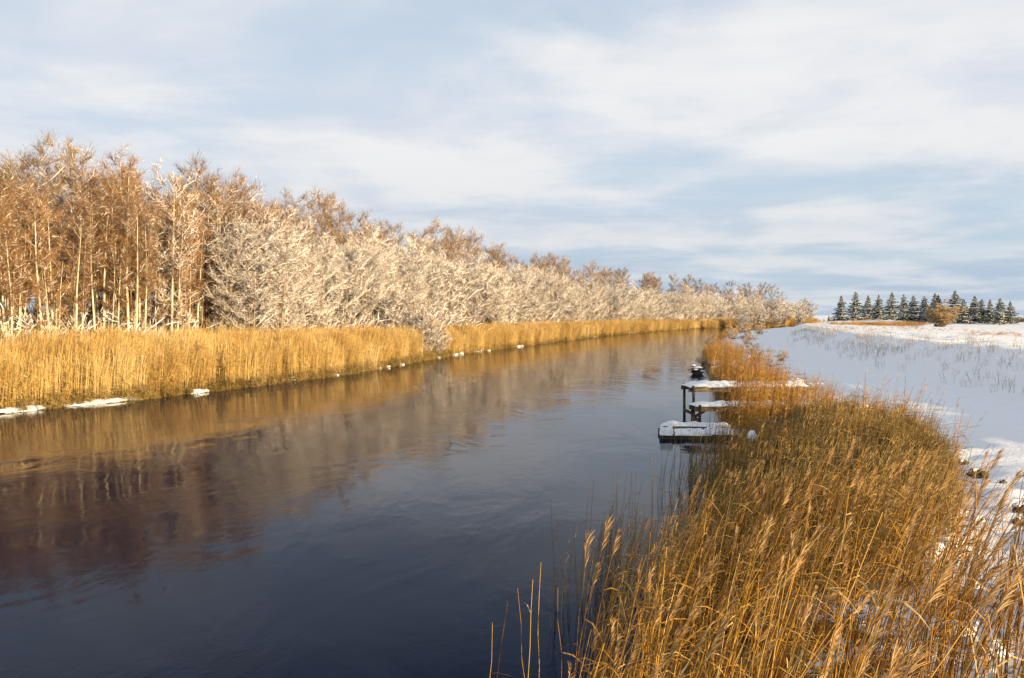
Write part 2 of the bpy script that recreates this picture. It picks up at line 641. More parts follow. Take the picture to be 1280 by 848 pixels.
ys = ladder((-60, 0, 3), (0, 28, 0.28), (28, 80, 0.6), (80, 200, 1.6), (200, 400, 4)) + list(np.geomspace(400, 6000, 28))
trs = ladder((0, 19, 0.28), (19, 60, 1.1), (60, 300, 8)) + list(np.geomspace(300, 5000, 14))
tls = ladder((0, 10, 0.5), (10, 60, 3)) + list(np.geomspace(60, 5000, 16))
Yv = np.array(ys)
riv = np.linspace(0, 1, 14)[1:-1]
rows = []
for y in Yv:
    xl, xr = float(XL(y)), float(XR(y))
    rows.append(np.concatenate([xl - np.array(tls[::-1]), xl + (xr - xl) * riv, xr + np.array(trs)]))
Xg = np.array(rows)
Yg = np.repeat(Yv[:, None], Xg.shape[1], 1)
Zg = ground_h(Xg, Yg)
tr_, tl_ = Xg - XR(Yg), XL(Yg) - Xg
lit = np.full(Xg.shape, -0.20)
lit = np.where((tr_ > -4) & (tr_ < 9), 0.55 - 0.36 * sstep(0.5, 2.2, tr_) - 0.30 * sstep(3.0, 5.0, tr_), lit)
lit = np.where((tr_ > 6) & (tr_ < 60), lit + 0.10 * sstep(-4.5, -2, tr_ - RIDGE_T(Yg)) * sstep(14, 2, tr_ - RIDGE_T(Yg)), lit)
for off in (-0.75, 0.75):
    lit = lit + 0.17 * np.exp(-((tr_ - TRACK_T(Yg) - off) / 0.22) ** 2) * (tr_ > 3)
lit = np.where(tl_ > -4, 0.45 - 0.40 * sstep(1.0, 3.0, tl_) - 0.1 * sstep(8, 20, tl_), lit)
tag(link("snowy_ground", grid_mesh("snowy_ground", Xg, Yg, Zg, M['ground'], lit)),
    "snow covered river banks, track and fields reaching the horizon", "ground", kind="structure")

wy = np.concatenate([np.arange(-60, 400, 4.0), np.geomspace(400, 5800, 12)])
wx = np.array([np.linspace(float(XL(y)) - 0.6, float(XR(y)) + 0.6, 8) for y in wy])
tag(link("river_water", grid_mesh("river_water", wx, np.repeat(wy[:, None], 8, 1), np.zeros_like(wx), M['water'])),
    "dark calm river with faint ripples reflecting sky and far bank", "river", kind="structure")


# ------------------------------------------------------------------ scattering for uncountable growth
def scatter(name, pts, rots, scls, protos, label, cat):
    n = len(pts)
    me = bpy.data.meshes.new(name)
    me.vertices.add(n)
    me.vertices.foreach_set("co", np.asarray(pts, np.float32).ravel())
    a = me.attributes.new("rot", 'FLOAT_VECTOR', 'POINT')
    a.data.foreach_set("vector", np.asarray(rots, np.float32).ravel())
    a = me.attributes.new("scl", 'FLOAT_VECTOR', 'POINT')
    a.data.foreach_set("vector", np.asarray(scls, np.float32).ravel())
    a = me.attributes.new("idx", 'INT', 'POINT')
    a.data.foreach_set("value", nrng.integers(0, len(protos), n).astype(np.int32))
    a = me.attributes.new("patch", 'FLOAT', 'POINT')
    pp = np.asarray(pts, float)
    a.data.foreach_set("value", ((fbm(pp[:, 0] * 0.55, pp[:, 1] * 0.55, 87) - 0.5) * 0.95).astype(np.float32))
    ob = link(name, me)
    ng = bpy.data.node_groups.new(name + "_nodes", 'GeometryNodeTree')
    ng.interface.new_socket("Geometry", in_out='INPUT', socket_type='NodeSocketGeometry')
    ng.interface.new_socket("Geometry", in_out='OUTPUT', socket_type='NodeSocketGeometry')
    N, L = ng.nodes, ng.links
    gi, go = N.new("NodeGroupInput"), N.new("NodeGroupOutput")
    iop = N.new("GeometryNodeInstanceOnPoints")
    jn = N.new("GeometryNodeJoinGeometry")
    for k, pm in enumerate(protos):
        po = bpy.data.objects.new(name + "_source", pm)
        oi = N.new("GeometryNodeObjectInfo")
        oi.inputs["Object"].default_value = po
        oi.inputs["As Instance"].default_value = False
        g2 = N.new("GeometryNodeGeometryToInstance")
        L.new(oi.outputs["Geometry"], g2.inputs[0])
        L.new(g2.outputs[0], jn.inputs[0])
    L.new(gi.outputs[0], iop.inputs["Points"])
    L.new(jn.outputs[0], iop.inputs["Instance"])
    iop.inputs["Pick Instance"].default_value = True
    for nm, typ, sock in (("rot", 'FLOAT_VECTOR', "Rotation"), ("scl", 'FLOAT_VECTOR', "Scale"), ("idx", 'INT', "Instance Index")):
        na = N.new("GeometryNodeInputNamedAttribute")
        na.data_type = typ
        na.inputs["Name"].default_value = nm
        L.new(na.outputs["Attribute"], iop.inputs[sock])
    L.new(iop.outputs[0], go.inputs[0])
    md = ob.modifiers.new("scatter", 'NODES')
    md.node_group = ng
    return tag(ob, label, cat, kind="stuff")


# ------------------------------------------------------------------ reeds
def add_reed(mb, r, base, H, lean, rad, segs=4, leaves=4, strands=14, plume=True, leafw=0.006, m_st=0, m_lf=0, m_pl=1):
    """one reed: bending stem, drooping leaves, feathery plume leaning down-wind. lean = (x, y) drift at the tip"""
    t0 = r.uniform(0.05, 0.85)
    pts = []
    bend = r.uniform(1.5, 2.4)
    for i in range(segs + 1):
        s = i / segs
        k = s ** bend
        pts.append((base[0] + lean[0] * k + 0.012 * r.uniform(-1, 1), base[1] + lean[1] * k + 0.006 * r.uniform(-1, 1),
                    base[2] + H * (s - 0.10 * (lean[0]**2 + lean[1]**2) / H * s * s)))
    mb.tube(pts, [rad * (1 - 0.55 * i / segs) for i in range(segs + 1)], 3, t0, m_st)
    for _ in range(leaves):
        s = r.uniform(0.25, 0.92)
        i = min(int(s * segs), segs - 1)
        u = s * segs - i
        p = [pts[i][k] + (pts[i + 1][k] - pts[i][k]) * u for k in range(3)]
        a = r.gauss(0.35, 1.25)                 # mostly streaming down-wind
        L = r.uniform(0.18, 0.42)
        cx, sx = math.cos(a), math.sin(a)
        rise, drop = r.uniform(0.1, 0.75), r.uniform(0.2, 0.9)
        q = [(p[0] + cx * L * w * 0.75, p[1] + sx * L * w * 0.75, p[2] + L * (rise * w - drop * w * w)) for w in (0, 0.4, 0.75, 1.0)]
        mb.ribbon(q, [leafw * 0.6, leafw, leafw * 0.7, 0.0006], (-sx * 0.8, cx * 0.8, 0.6), min(1, t0 + r.uniform(-0.15, 0.3)), m_lf)
    if plume:
        tip, pre = pts[-1], pts[-2]
        d = Vector(tip) - Vector(pre)
        d.normalize()
        side = Vector((lean[0] + 0.12, lean[1], 0))
        side = side.normalized() if side.length > 1e-4 else Vector((1, 0, 0))
        PL = r.uniform(0.14, 0.26)
        for _ in range(strands):
            s = r.uniform(-0.55, 0.45)
            o = Vector(tip) + d * (PL * s)
            L = PL * r.uniform(0.30, 0.58) * (0.75 if s > 0.3 else 1.0)
            e = d * r.uniform(0.7, 1.0) + side * r.uniform(0.0, 0.42) + Vector((r.uniform(-.16, .16), r.uniform(-.16, .16), r.uniform(-.2, .05)))
            e.normalize()
            mid = o + e * L * 0.5
            end = o + e * L + Vector((0, 0, -0.12 * L))
            ax = e.cross(Vector((r.uniform(-1, 1), r.uniform(-1, 1), r.uniform(-1, 1))))
            if ax.length < 1e-3:
                continue
            ax.normalize()
            mb.ribbon([o, mid, end], [0.0010, 0.0026, 0.0005], ax, r.uniform(0.2, 1.0), m_pl)


def reed_clump(seed, n, R, H, Hj, rad, lean=0.35, leaves=4, strands=12, segs=4, leafw=0.006, plume_p=0.5, mats=('reed', 'plume')):
    r = random.Random(seed)
    mb = MB()
    for _ in range(n):
        a, q = r.uniform(0, 6.283), R * math.sqrt(r.random())
        h = H * (1 + r.gauss(0, Hj))
        lx = lean * r.uniform(0.3, 1.35) * h / 2
        if r.random() < 0.12:
            lx *= 2.0
        elif r.random() < 0.10:
            h *= r.uniform(0.35, 0.7)
            lx = r.uniform(-1.0, 1.6) * h * 0.6
        add_reed(mb, r, (q * math.cos(a), q * math.sin(a), -0.15), h + 0.15, (lx + r.gauss(0, 0.05), r.gauss(0.0, 0.10)), rad * r.uniform(0.75, 1.25),
                 segs, r.randint(max(leaves - 2, 0), leaves + 1), strands, r.random() < plume_p, leafw)
    return mb.mesh("reed_clump", [M[mats[0]], M[mats[1]]])


# far bank reed beds
left_clumps = [reed_clump(100 + k, 20, 0.30, 2.45, 0.15, 0.0080, 0.14, 3, 5, 3, 0.011, 0.8, ('pale_reed', 'plume')) for k in range(6)]
P, Rt, S = [], [], []
for (y0, y1, dens, sxy) in ((16, 60, 9.5, 1.0), (60, 120, 5.5, 1.3), (120, 330, 2.2, 2.0)):
    n = int((y1 - y0) * 10 * dens)
    yy = nrng.uniform(y0, y1, n)
    depth = np.interp(yy, [16, 50, 62, 75, 330], [10.0, 9.0, 6.0, 4.2, 4.5])
    front = -0.15 + 0.9 * (fbm(yy * 0.35, yy * 0 + 2, 21) - 0.35)
    tt = nrng.uniform(0, 10, n)
    keep = (tt < depth) & (tt > front)
    gap = (np.abs(yy - 72.5) < 3.4) & (tt < 6)
    keep &= ~(gap & (nrng.random(n) < 0.8))
    keep &= ~((fbm(yy * 0.22, tt * 0.3, 31) < 0.30) & (nrng.random(n) < 0.55))
    yy, tt = yy[keep], tt[keep]
    xx = XL(yy) - tt
    hs = (0.78 + 0.42 * fbm(xx * 0.45, yy * 0.45, 17)) * np.interp(yy, [16, 60, 150, 330], [0.80, 0.82, 0.82, 0.80]) * (0.80 + 0.20 * sstep(0, 1.6, tt))
    P.append(np.stack([xx, yy, ground_h(xx, yy)], -1))
    lod = np.where(nrng.random(len(xx)) < 0.10, 0.26, 0.045)
    Rt.append(np.stack([nrng.normal(0, 1, len(xx)) * lod, nrng.normal(0, 1, len(xx)) * lod, nrng.uniform(-.6, .6, len(xx))], -1))
    S.append(np.stack([np.full(len(xx), sxy), np.full(len(xx), sxy), hs], -1))
scatter("far_bank_reeds", np.concatenate(P), np.concatenate(Rt), np.concatenate(S), left_clumps,
        "tall golden reed bed lining the far bank below the trees", "reeds")
# straggling, broken reeds at the far waterline
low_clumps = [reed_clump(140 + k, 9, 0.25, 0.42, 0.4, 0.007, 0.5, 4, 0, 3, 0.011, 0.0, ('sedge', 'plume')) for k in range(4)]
yy = np.concatenate([nrng.uniform(18, 75, 1100), nrng.uniform(75, 240, 700)])
tt = nrng.normal(-0.08, 0.25, len(yy)) + 0.35 * (fbm(yy * 0.5, yy * 0 + 9, 23) - 0.5)
xx = XL(yy) - tt
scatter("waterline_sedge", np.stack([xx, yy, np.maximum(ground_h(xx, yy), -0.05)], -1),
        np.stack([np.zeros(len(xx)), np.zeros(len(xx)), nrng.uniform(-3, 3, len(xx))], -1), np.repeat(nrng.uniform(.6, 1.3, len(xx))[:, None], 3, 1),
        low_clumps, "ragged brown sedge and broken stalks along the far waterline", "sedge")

lumps = []
for k in range(5):
    mb = MB()
    r = random.Random(650 + k)
    for q in range(3):
        mb.blob((r.gauss(0, .12), r.gauss(0, .12), .02), (r.uniform(.08, .2), r.uniform(.07, .15), r.uniform(.03, .07)), 660 + k * 7 + q, 8, 5, .5, .6)
    lumps.append(mb.mesh("snow_lump", [M['snow']], True))
yy = np.concatenate([nrng.uniform(24, 80, 150), nrng.uniform(80, 220, 60)])
tt = np.abs(nrng.normal(0, .35, len(yy))) - .12
kk = fbm(yy * 0.16, yy * 0 + 4, 91) > 0.47
yy, tt = yy[kk], tt[kk]
xx = XL(yy) - tt
yr = nrng.uniform(6, 60, 150)
xr2 = XR(yr) + nrng.uniform(0.4, 4.2, len(yr))
xx, yy = np.concatenate([xx, xr2]), np.concatenate([yy, yr])
scatter("snow_lumps", np.stack([xx, yy, np.maximum(ground_h(xx, yy), 0.0)], -1), np.stack([0 * xx, 0 * xx, nrng.uniform(-3, 3, len(xx))], -1),
        np.repeat(nrng.uniform(.6, 1.6, len(xx))[:, None], 3, 1), lumps, "small lumps of snow caught among reed stems along both banks", "snow")

# right bank reeds, three belts
near_clumps = [reed_clump(200 + k, 10, 0.13, 1.66, 0.13, 0.0048, 0.50, 3, 44, 6, 0.0046, 0.20) for k in range(14)]
mid_clumps = [reed_clump(240 + k, 12, 0.20, 1.30, 0.16, 0.0048, 0.30, 3, 10, 4, 0.0065, 0.25) for k in range(10)]
shade_sedge_clumps = [reed_clump(270 + k, 18, 0.20, 0.92, 0.13, 0.0042, 0.22, 3, 5, 4, 0.0065, 0.10, ('sedge', 'plume')) for k in range(8)]  # shorter growth, with the band's shade put into its duller colour


def belt(y0, y1, dens, tfun, accept, hfun, seed):
    n = int((y1 - y0) * 12 * dens)
    yy = nrng.uniform(y0, y1, n)
    tt = nrng.uniform(-2, 10, n)
    lo, hi = tfun(yy)
    edge = (fbm(yy * 0.6, tt * 0 + 7, seed) - 0.5) * 1.2
    k = (tt > lo + edge * 0.6) & (tt < hi + edge * 1.6)
    k &= accept(yy, tt)
    yy, tt = yy[k], tt[k]
    xx = XR(yy) + tt
    h = hfun(yy, tt) * (0.85 + 0.3 * fbm(xx * 0.5, yy * 0.5, seed + 3))
    z = np.maximum(ground_h(xx, yy), -0.3)
    return (np.stack([xx, yy, z], -1),
            np.stack([nrng.normal(0, .05, len(xx)), nrng.normal(0, .05, len(xx)), nrng.normal(0, .42, len(xx))], -1),
            np.stack([np.ones(len(xx)), np.ones(len(xx)), h], -1))


def open_snow(yy, tt):
    """thins the reeds where bare snow shows between them"""
    f = fbm((XR(yy) + tt) * 0.55, yy * 0.55, 61)
    thin = 0.30 * sstep(2.4, 3.4, tt) + 0.62 * sstep(2.2, 3.4, tt) * sstep(0.42, 0.52, f)
    g = fbm((XR(yy) + tt) * 1.6, yy * 1.6, 63, 2)
    thin = np.maximum(thin, 0.85 * sstep(0.50, 0.58, g))
    return nrng.random(len(yy)) > thin


b1 = belt(2.8, 11.0, 10, lambda y: (np.interp(y, [2.8, 5, 7, 9, 12.5], [-.3, -.35, -.45, -.5, -.6]), np.interp(y, [2.8, 6, 9, 12.5], [6.4, 4.8, 3.3, 3.4])),
          lambda y, t: open_snow(y, t), lambda y, t: np.interp(y, [3, 7, 11], [1.06, 0.96, 0.70]) * (1 - 0.30 * sstep(2, 5.5, t)), 41)
scatter("foreground_reeds", *b1, near_clumps, "tall orange reeds with feathery plumes filling the near bank", "reeds")
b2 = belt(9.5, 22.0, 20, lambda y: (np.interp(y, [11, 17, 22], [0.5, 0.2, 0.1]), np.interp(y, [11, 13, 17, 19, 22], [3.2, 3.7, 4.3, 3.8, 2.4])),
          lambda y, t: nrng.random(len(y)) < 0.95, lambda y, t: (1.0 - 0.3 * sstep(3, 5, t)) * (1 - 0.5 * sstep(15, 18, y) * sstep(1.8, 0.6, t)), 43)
scatter("shade_toned_sedge", *b2, shade_sedge_clumps, "dense short sedge with shade painted in as olive brown, between foreground reeds and jetties", "sedge")
b3 = belt(13.0, 46.0, 11, lambda y: (np.interp(y, [13, 20, 24, 26, 32, 46], [-.3, -0.1, 0.0, -.5, -.3, 0.1]), np.interp(y, [13, 17, 20, 24, 30, 46], [4.0, 4.6, 4.2, 3.6, 3.0, 1.8])),
          lambda y, t: nrng.random(len(y)) < np.interp(y, [13, 18, 21, 30, 46], [0.10, 0.16, 0.62, 0.36, 0.26]),
          lambda y, t: np.where(y < 20, 0.86 - 0.42 * sstep(15, 18, y) * sstep(1.8, 0.6, t), (1.18 - 0.70 * sstep(1.1, 2.2, t)) * (1 - 0.58 * sstep(24.6, 23.0, y) * sstep(2.0, 0.8, t))), 47)
scatter("jetty_reeds", *b3, mid_clumps, "golden reeds growing around the wooden jetties", "reeds")
b4 = belt(46.0, 200.0, 4.5, lambda y: (0.1 + 0 * y, np.interp(y, [46, 80, 200], [2.4, 2.2, 3.5])),
          lambda y, t: nrng.random(len(y)) < np.where(fbm(y * 0.12, y * 0, 71) > 0.50, 0.60, 0.06), lambda y, t: np.interp(y, [46, 70, 200], [0.80, 0.62, 0.8]), 53)
scatter("upstream_reeds", *b4, mid_clumps[:5], "far golden reed tufts on the near bank beyond the jetties", "reeds")
# dark dead stems standing in the shallow water
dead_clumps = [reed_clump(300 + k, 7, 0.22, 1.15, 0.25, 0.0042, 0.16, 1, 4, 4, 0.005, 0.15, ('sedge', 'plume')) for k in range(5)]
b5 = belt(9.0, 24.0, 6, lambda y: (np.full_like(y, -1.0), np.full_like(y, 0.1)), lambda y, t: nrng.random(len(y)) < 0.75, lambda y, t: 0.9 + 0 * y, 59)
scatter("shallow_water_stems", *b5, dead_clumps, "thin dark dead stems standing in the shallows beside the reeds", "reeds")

# ------------------------------------------------------------------ dry weeds on the bank slope and the field
def weed_clump(seed, n, H):
    r = random.Random(seed)
    mb = MB()
    for _ in range(n):
        a, q = r.uniform(0, 6.28), 0.25 * math.sqrt(r.random())
        h = H * r.uniform(0.5, 1.3)
        b = (q * math.cos(a), q * math.sin(a), -0.05)
        tip = (b[0] + r.gauss(0, .12), b[1] + r.gauss(0, .12), h)
        mid = ((b[0] + tip[0]) / 2 + r.gauss(0, .02), (b[1] + tip[1]) / 2, h * 0.55)
        t = r.random()
        mb.tube([b, mid, tip], [0.006, 0.0045, 0.002], 3, t)
        for _k in range(r.randint(2, 5)):
            s = r.uniform(0.45, 1)
            p = [mid[k] + (tip[k] - mid[k]) * (s * 2 - 0.9 if s > .5 else 0) for k in range(3)]
            e = (p[0] + r.gauss(0, .06), p[1] + r.gauss(0, .06), p[2] + r.uniform(0.02, 0.14))
            mb.tube([p, e], [0.004, 0.0015], 3, t)
            if r.random() < .35:
                mb.blob(e, (0.014, 0.014, 0.012), r.randint(0, 999), 4, 3, 0.3, 0, r.random(), 1)
    return mb.mesh("weed_clump", [M['weed'], M['frost']])


weeds = [weed_clump(400 + k, 4, 0.50) for k in range(6)]
n = 1400
yy = 14 + 100 * nrng.random(n) ** 1.5
tt = RIDGE_T(yy) + nrng.normal(-1.6, 1.4, n)
k = fbm(yy * 0.25, tt * 0.4, 77) + nrng.normal(0, .12, n) > 0.50
yy, tt = yy[k], tt[k]
xx = XR(yy) + tt
scatter("slope_weeds", np.stack([xx, yy, ground_h(xx, yy)], -1), np.stack([0 * xx, 0 * xx, nrng.uniform(-3, 3, len(xx))], -1),
        np.repeat(nrng.uniform(.6, 1.15, len(xx))[:, None], 3, 1), weeds, "thin dry weed stalks poking through the shaded snowy slope", "weeds")
straw = [reed_clump(430 + k, 26, 0.45, 0.55, 0.3, 0.006, 0.6, 2, 0, 3, 0.010, 0.0) for k in range(4)]
P, H_ = [], []
for (px0, px1, py, spread, n, hh) in ((1030, 1150, 410.5, 1.0, 230, 0.75), (1105, 1165, 408, 0.7, 110, 0.8), (1020, 1100, 403.5, 0.35, 160, 1.0), (1195, 1290, 424, 3.0, 60, 0.32), (1040, 1240, 418, 3.0, 90, 0.30), (985, 1040, 408, 1.0, 70, 0.6)):
    for _ in range(n):
        p = at(rnd.triangular(px0, px1), max(py + rnd.gauss(0, spread), 401.5), 1.3)
        P.append((p.x, p.y, gz(p.x, p.y)))
        H_.append(hh * rnd.uniform(.7, 1.2))
P = np.array(P)
scatter("field_grass", P, np.stack([0 * P[:, 0], 0 * P[:, 0], nrng.uniform(-3, 3, len(P))], -1), np.repeat(np.array(H_)[:, None], 3, 1) * np.array([1.6, 1.6, 1.0]),
        straw, "patches of orange dry grass sticking out of the sunlit snowy field", "grass")


# ------------------------------------------------------------------ trees
def vadd(a, b, k=1.0):
    return (a[0] + b[0] * k, a[1] + b[1] * k, a[2] + b[2] * k)


def stroke(r, p, d, L, n, curl, jit):
    """a wandering line from p along d; curl bends it up (+) or down (-)"""
    pts = [p]
    dx, dy, dz = d
    for i in range(n):
        dx += r.gauss(0, jit)
        dy += r.gauss(0, jit)
        dz += curl + r.gauss(0, jit)
        q = math.sqrt(dx * dx + dy * dy + dz * dz)
        dx, dy, dz = dx / q, dy / q, dz / q
        p = (p[0] + dx * L / n, p[1] + dy * L / n, p[2] + dz * L / n)
        pts.append(p)
    return pts, (dx, dy, dz)


def lerp_path(pts, s):
    s = max(0, min(0.9999, s)) * (len(pts) - 1)
    i = int(s)
    u = s - i
    return tuple(pts[i][k] + (pts[i + 1][k] - pts[i][k]) * u for k in range(3)), tuple(pts[i + 1][k] - pts[i][k] for k in range(3))


def snow_on(r, ms, pts, rr, rs, prob):
    if r.random() > prob:
        return
    dz = abs(pts[-1][2] - pts[0][2])
    L = math.dist(pts[0], pts[-1]) or 1e-6
    if dz / L > 0.93:
        return
    q = [(p[0], p[1], p[2] + rr * 0.8 + rs * 0.4) for p in pts]
    ms.tube(q, [rs * 0.7] + [rs * r.uniform(0.8, 1.25)] * (len(q) - 2) + [rs * 0.35], 3, r.random())


def make_tree(seed, H, r0, stems, start, nb, spread, rise, nsub, ntw, twl, sp, sr, mats, twr=0.011, top_bias=1.0, bark_hi=0.9, flare=0.0):
    """stems rise from the foot; limbs > branches > twigs, each with its ridge of snow"""
    r = random.Random(seed)
    tk, cr, sn = MB(), MB(), MB()
    for st in range(stems):
        a0 = r.uniform(0, 6.28)
        off = 0.0 if stems == 1 else r.uniform(0.1, 0.45)
        h = H * (1 if st == 0 else r.uniform(0.62, 0.98))
        lean = r.uniform(0.0, 0.05) + (0.0 if st == 0 else r.uniform(0.01, 0.09) + r.uniform(0.3, 1.0) * flare)
        path, _ = stroke(r, (off * math.cos(a0), off * math.sin(a0), -0.2), (lean * math.cos(a0), lean * math.sin(a0), 1), h, 9, 0.015, 0.024)
        rad = r0 * (1 if st == 0 else r.uniform(0.55, 0.9))
        ns = len(path) - 1
        tb = r.uniform(0.55, bark_hi + 0.1)
        tk.tube(path, [rad * (1.25 if i == 0 else 1) * (1 - 0.88 * (i / ns) ** 1.1) for i in range(ns + 1)], 6, tb)
        n_b = max(6, int(nb * (1 if st == 0 else 0.6) * (h / H)))
        for b in range(n_b):
            s = start + (0.985 - start) * ((b + r.random()) / n_b) ** top_bias
            p, d = lerp_path(path, s)
            a = b * 2.4 + r.uniform(-.6, .6)
            L = spread * (0.35 + 0.65 * math.sin(math.pi * min(1, (1.04 - s) / (1.04 - start)) ** 0.75)) * r.uniform(0.65, 1.15)
            br, bd = stroke(r, p, (math.cos(a), math.sin(a), rise * r.uniform(0.6, 1.4)), L, 4, 0.05 * rise - 0.02, 0.10)
            rb = max(0.011, rad * 0.30 * (1.05 - s))
            tk.tube(br, [rb * (1 - 0.72 * i / 4) for i in range(5)], 4, tb * r.uniform(0.05, 0.40))
            snow_on(r, sn, br, rb * .8, sr * 1.15, sp * 0.9)
            for q in range(nsub):
                ss = r.uniform(0.25, 1.0)
                p2, d2 = lerp_path(br, ss)
                k2 = 1 / (math.sqrt(d2[0]**2 + d2[1]**2 + d2[2]**2) or 1)
                d2 = (d2[0] * k2 + r.gauss(0, .55), d2[1] * k2 + r.gauss(0, .55), d2[2] * k2 + r.gauss(0.12, .40))
                L2 = L * r.uniform(0.30, 0.62)
                sb, sd = stroke(r, p2, d2, L2, 3, 0.03, 0.13)
                cr.tube(sb, [twr * 1.3, twr * 1.1, twr * 0.8, twr * 0.4], 3, r.random())
                snow_on(r, sn, sb, twr * 1.2, sr * 0.9, sp * 0.8)
                for t in range(ntw):
                    p3, _d = lerp_path(sb, r.uniform(0.1, 1.0))
                    d3 = (sd[0] * .7 + r.gauss(0, .62), sd[1] * .7 + r.gauss(0, .62), sd[2] * .7 + r.gauss(0.32, .5))
                    k3 = twl * r.uniform(0.4, 1.3) / (math.sqrt(d3[0]**2 + d3[1]**2 + d3[2]**2) or 1)
                    e3 = (p3[0] + d3[0] * k3, p3[1] + d3[1] * k3, p3[2] + d3[2] * k3)
                    cr.cone(p3, e3, twr, r.random())
                    if r.random() < sp * 0.8:
                        u = r.uniform(0.35, 0.9)
                        sn.cone((p3[0], p3[1], p3[2] + twr + sr * .3), (p3[0] + d3[0] * k3 * u, p3[1] + d3[1] * k3 * u, p3[2] + d3[2] * k3 * u + twr), sr, r.random())
                    if t % 3 == 0:                       # a finer side twig
                        p4 = (p3[0] + d3[0] * k3 * .5, p3[1] + d3[1] * k3 * .5, p3[2] + d3[2] * k3 * .5)
                        e4 = (p4[0] + r.gauss(0, .5) * twl * .5, p4[1] + r.gauss(0, .5) * twl * .5, p4[2] + r.gauss(.2, .5) * twl * .5)
                        cr.cone(p4, e4, twr * .75, r.random())
    return {'trunk': tk.mesh("trunk", M[mats[0]], True), 'crown': cr.mesh("crown", M[mats[1]]), 'snow': sn.mesh("snow", M['frost'])}


ALDER = [make_tree(500 + k, 10.0 + 0.5 * (k % 3), 0.080 + 0.012 * (k % 3), 2 + k % 3, 0.42, 24, 1.35, 0.95, 9, 12, 0.50, 0.12, 0.011, ('alder_bark', 'rust_twig'), 0.0064) for k in range(6)]
FROST = [make_tree(520 + k, 9.6 + 0.5 * (k % 3), 0.11, 1 + (k + 1) % 3, 0.12, 32, 2.4, 0.75, 11, 15, 0.52, 0.86, 0.0145, ('dark_bark', 'brown_twig'), 0.0066, 1.05, 0.8) for k in range(5)]
HALF = [make_tree(535 + k, 10.0 + 0.5 * k, 0.085, 2 + k, 0.24, 28, 1.9, 0.85, 9, 14, 0.50, 0.44, 0.0120, ('alder_bark', 'rust_twig'), 0.0064) for k in range(3)]
BROWN = [make_tree(540 + k, 11.0 + 0.6 * (k % 3), 0.13, 1 + k % 2, 0.25, 30, 2.2, 0.9, 11, 13, 0.54, 0.20, 0.0115, ('dark_bark', 'brown_twig'), 0.0074, 0.8, 0.8) for k in range(4)]
SHRUB = [make_tree(560 + k, 2.9 + 0.4 * (k % 2), 0.030, 6, 0.06, 15, 1.0, 0.65, 8, 14, 0.30, 0.85, 0.0095, ('dark_bark', 'brown_twig'), 0.0045, 1.0, 0.8, 0.5) for k in range(3)]
BUSH = [make_tree(580, 4.6, 0.05, 18, 0.02, 15, 1.3, 0.40, 6, 12, 0.5, 0.12, 0.016, ('dark_bark', 'orange_twig'), 0.017, 1.0, 0.8, 0.75)]
DOME = [make_tree(590 + k, 8.6, 0.10, 6, 0.06, 26, 2.4, 0.7, 9, 13, 0.62, 0.86, 0.0215, ('dark_bark', 'brown_twig'), 0.0100, 1.0, 0.8, 0.42) for k in range(2)]
BRAMBLE = [make_tree(595 + k, 2.6, 0.03, 7, 0.06, 13, 1.0, 0.6, 6, 14, 0.34, 0.60, 0.012, ('dark_bark', 'brown_twig'), 0.008, 1.0, 0.8, 0.8) for k in range(2)]

ORD = ("first second third fourth fifth sixth seventh eighth ninth tenth eleventh twelfth thirteenth fourteenth fifteenth sixteenth seventeenth "
       "eighteenth nineteenth twentieth").split()
TENS = ["", "", "twenty", "thirty", "forty", "fifty", "sixty", "seventy", "eighty", "ninety"]


def ordinal(i):
    """0 -> first"""
    n = i + 1
    if n <= 20:
        return ORD[n - 1]
    t, u = divmod(n, 10)
    return (TENS[t][:-1] + "ieth") if u == 0 else TENS[t] + "-" + ORD[u - 1]


def plant_tree(name, proto, x, y, s, label, cat, group, sz=None, parts=('trunk', 'crown', 'snow')):
    root = thing(name, (x, y, gz(x, y)), label, cat, group, rnd.uniform(0, 6.28), (s, s, (sz or s)))
    for k in parts:
        o = link(k, proto[k], root)
        if k != 'trunk':
            o["kind"] = "stuff"         # twigs and snow too small to pick apart
    return root


trees = []      # (kind, row, x, y, scale)
def add_row(kind, row, t0, tj, y0, y1, step, hmul):
    y = y0
    while y < y1:
        st = step * (1 + max(0, (y - 70)) / 150)
        yy_ = y + rnd.uniform(-.4, .4) * st
        x = float(XL(yy_)) - (t0 + rnd.uniform(-tj, tj))
        hm = hmul * (0.95 if kind == 'alder' else 1.0) * (1 - 0.14 * float(sstep(52, 42, yy_ - (t0 - 10) * 0.6)))
        trees.append((kind, row, x, yy_, hm * rnd.uniform(0.88, 1.10)))
        y += st * 0.93


# alder stand on the left
add_row('alder', 0, 10.0, 0.9, 37, 66, 0.98, 1.0)
add_row('alder', 1, 12.5, 1.0, 39, 66, 1.7, 1.04)
add_row('alder', 2, 16.5, 1.5, 43, 72, 2.0, 1.08)
add_row('brown', 2, 21.5, 2.0, 48, 84, 2.3, 1.05)
add_row('brown', 3, 28.0, 2.5, 54, 96, 2.8, 1.12)
add_row('brown', 3, 37.0, 3.0, 60, 108, 3.0, 1.15)
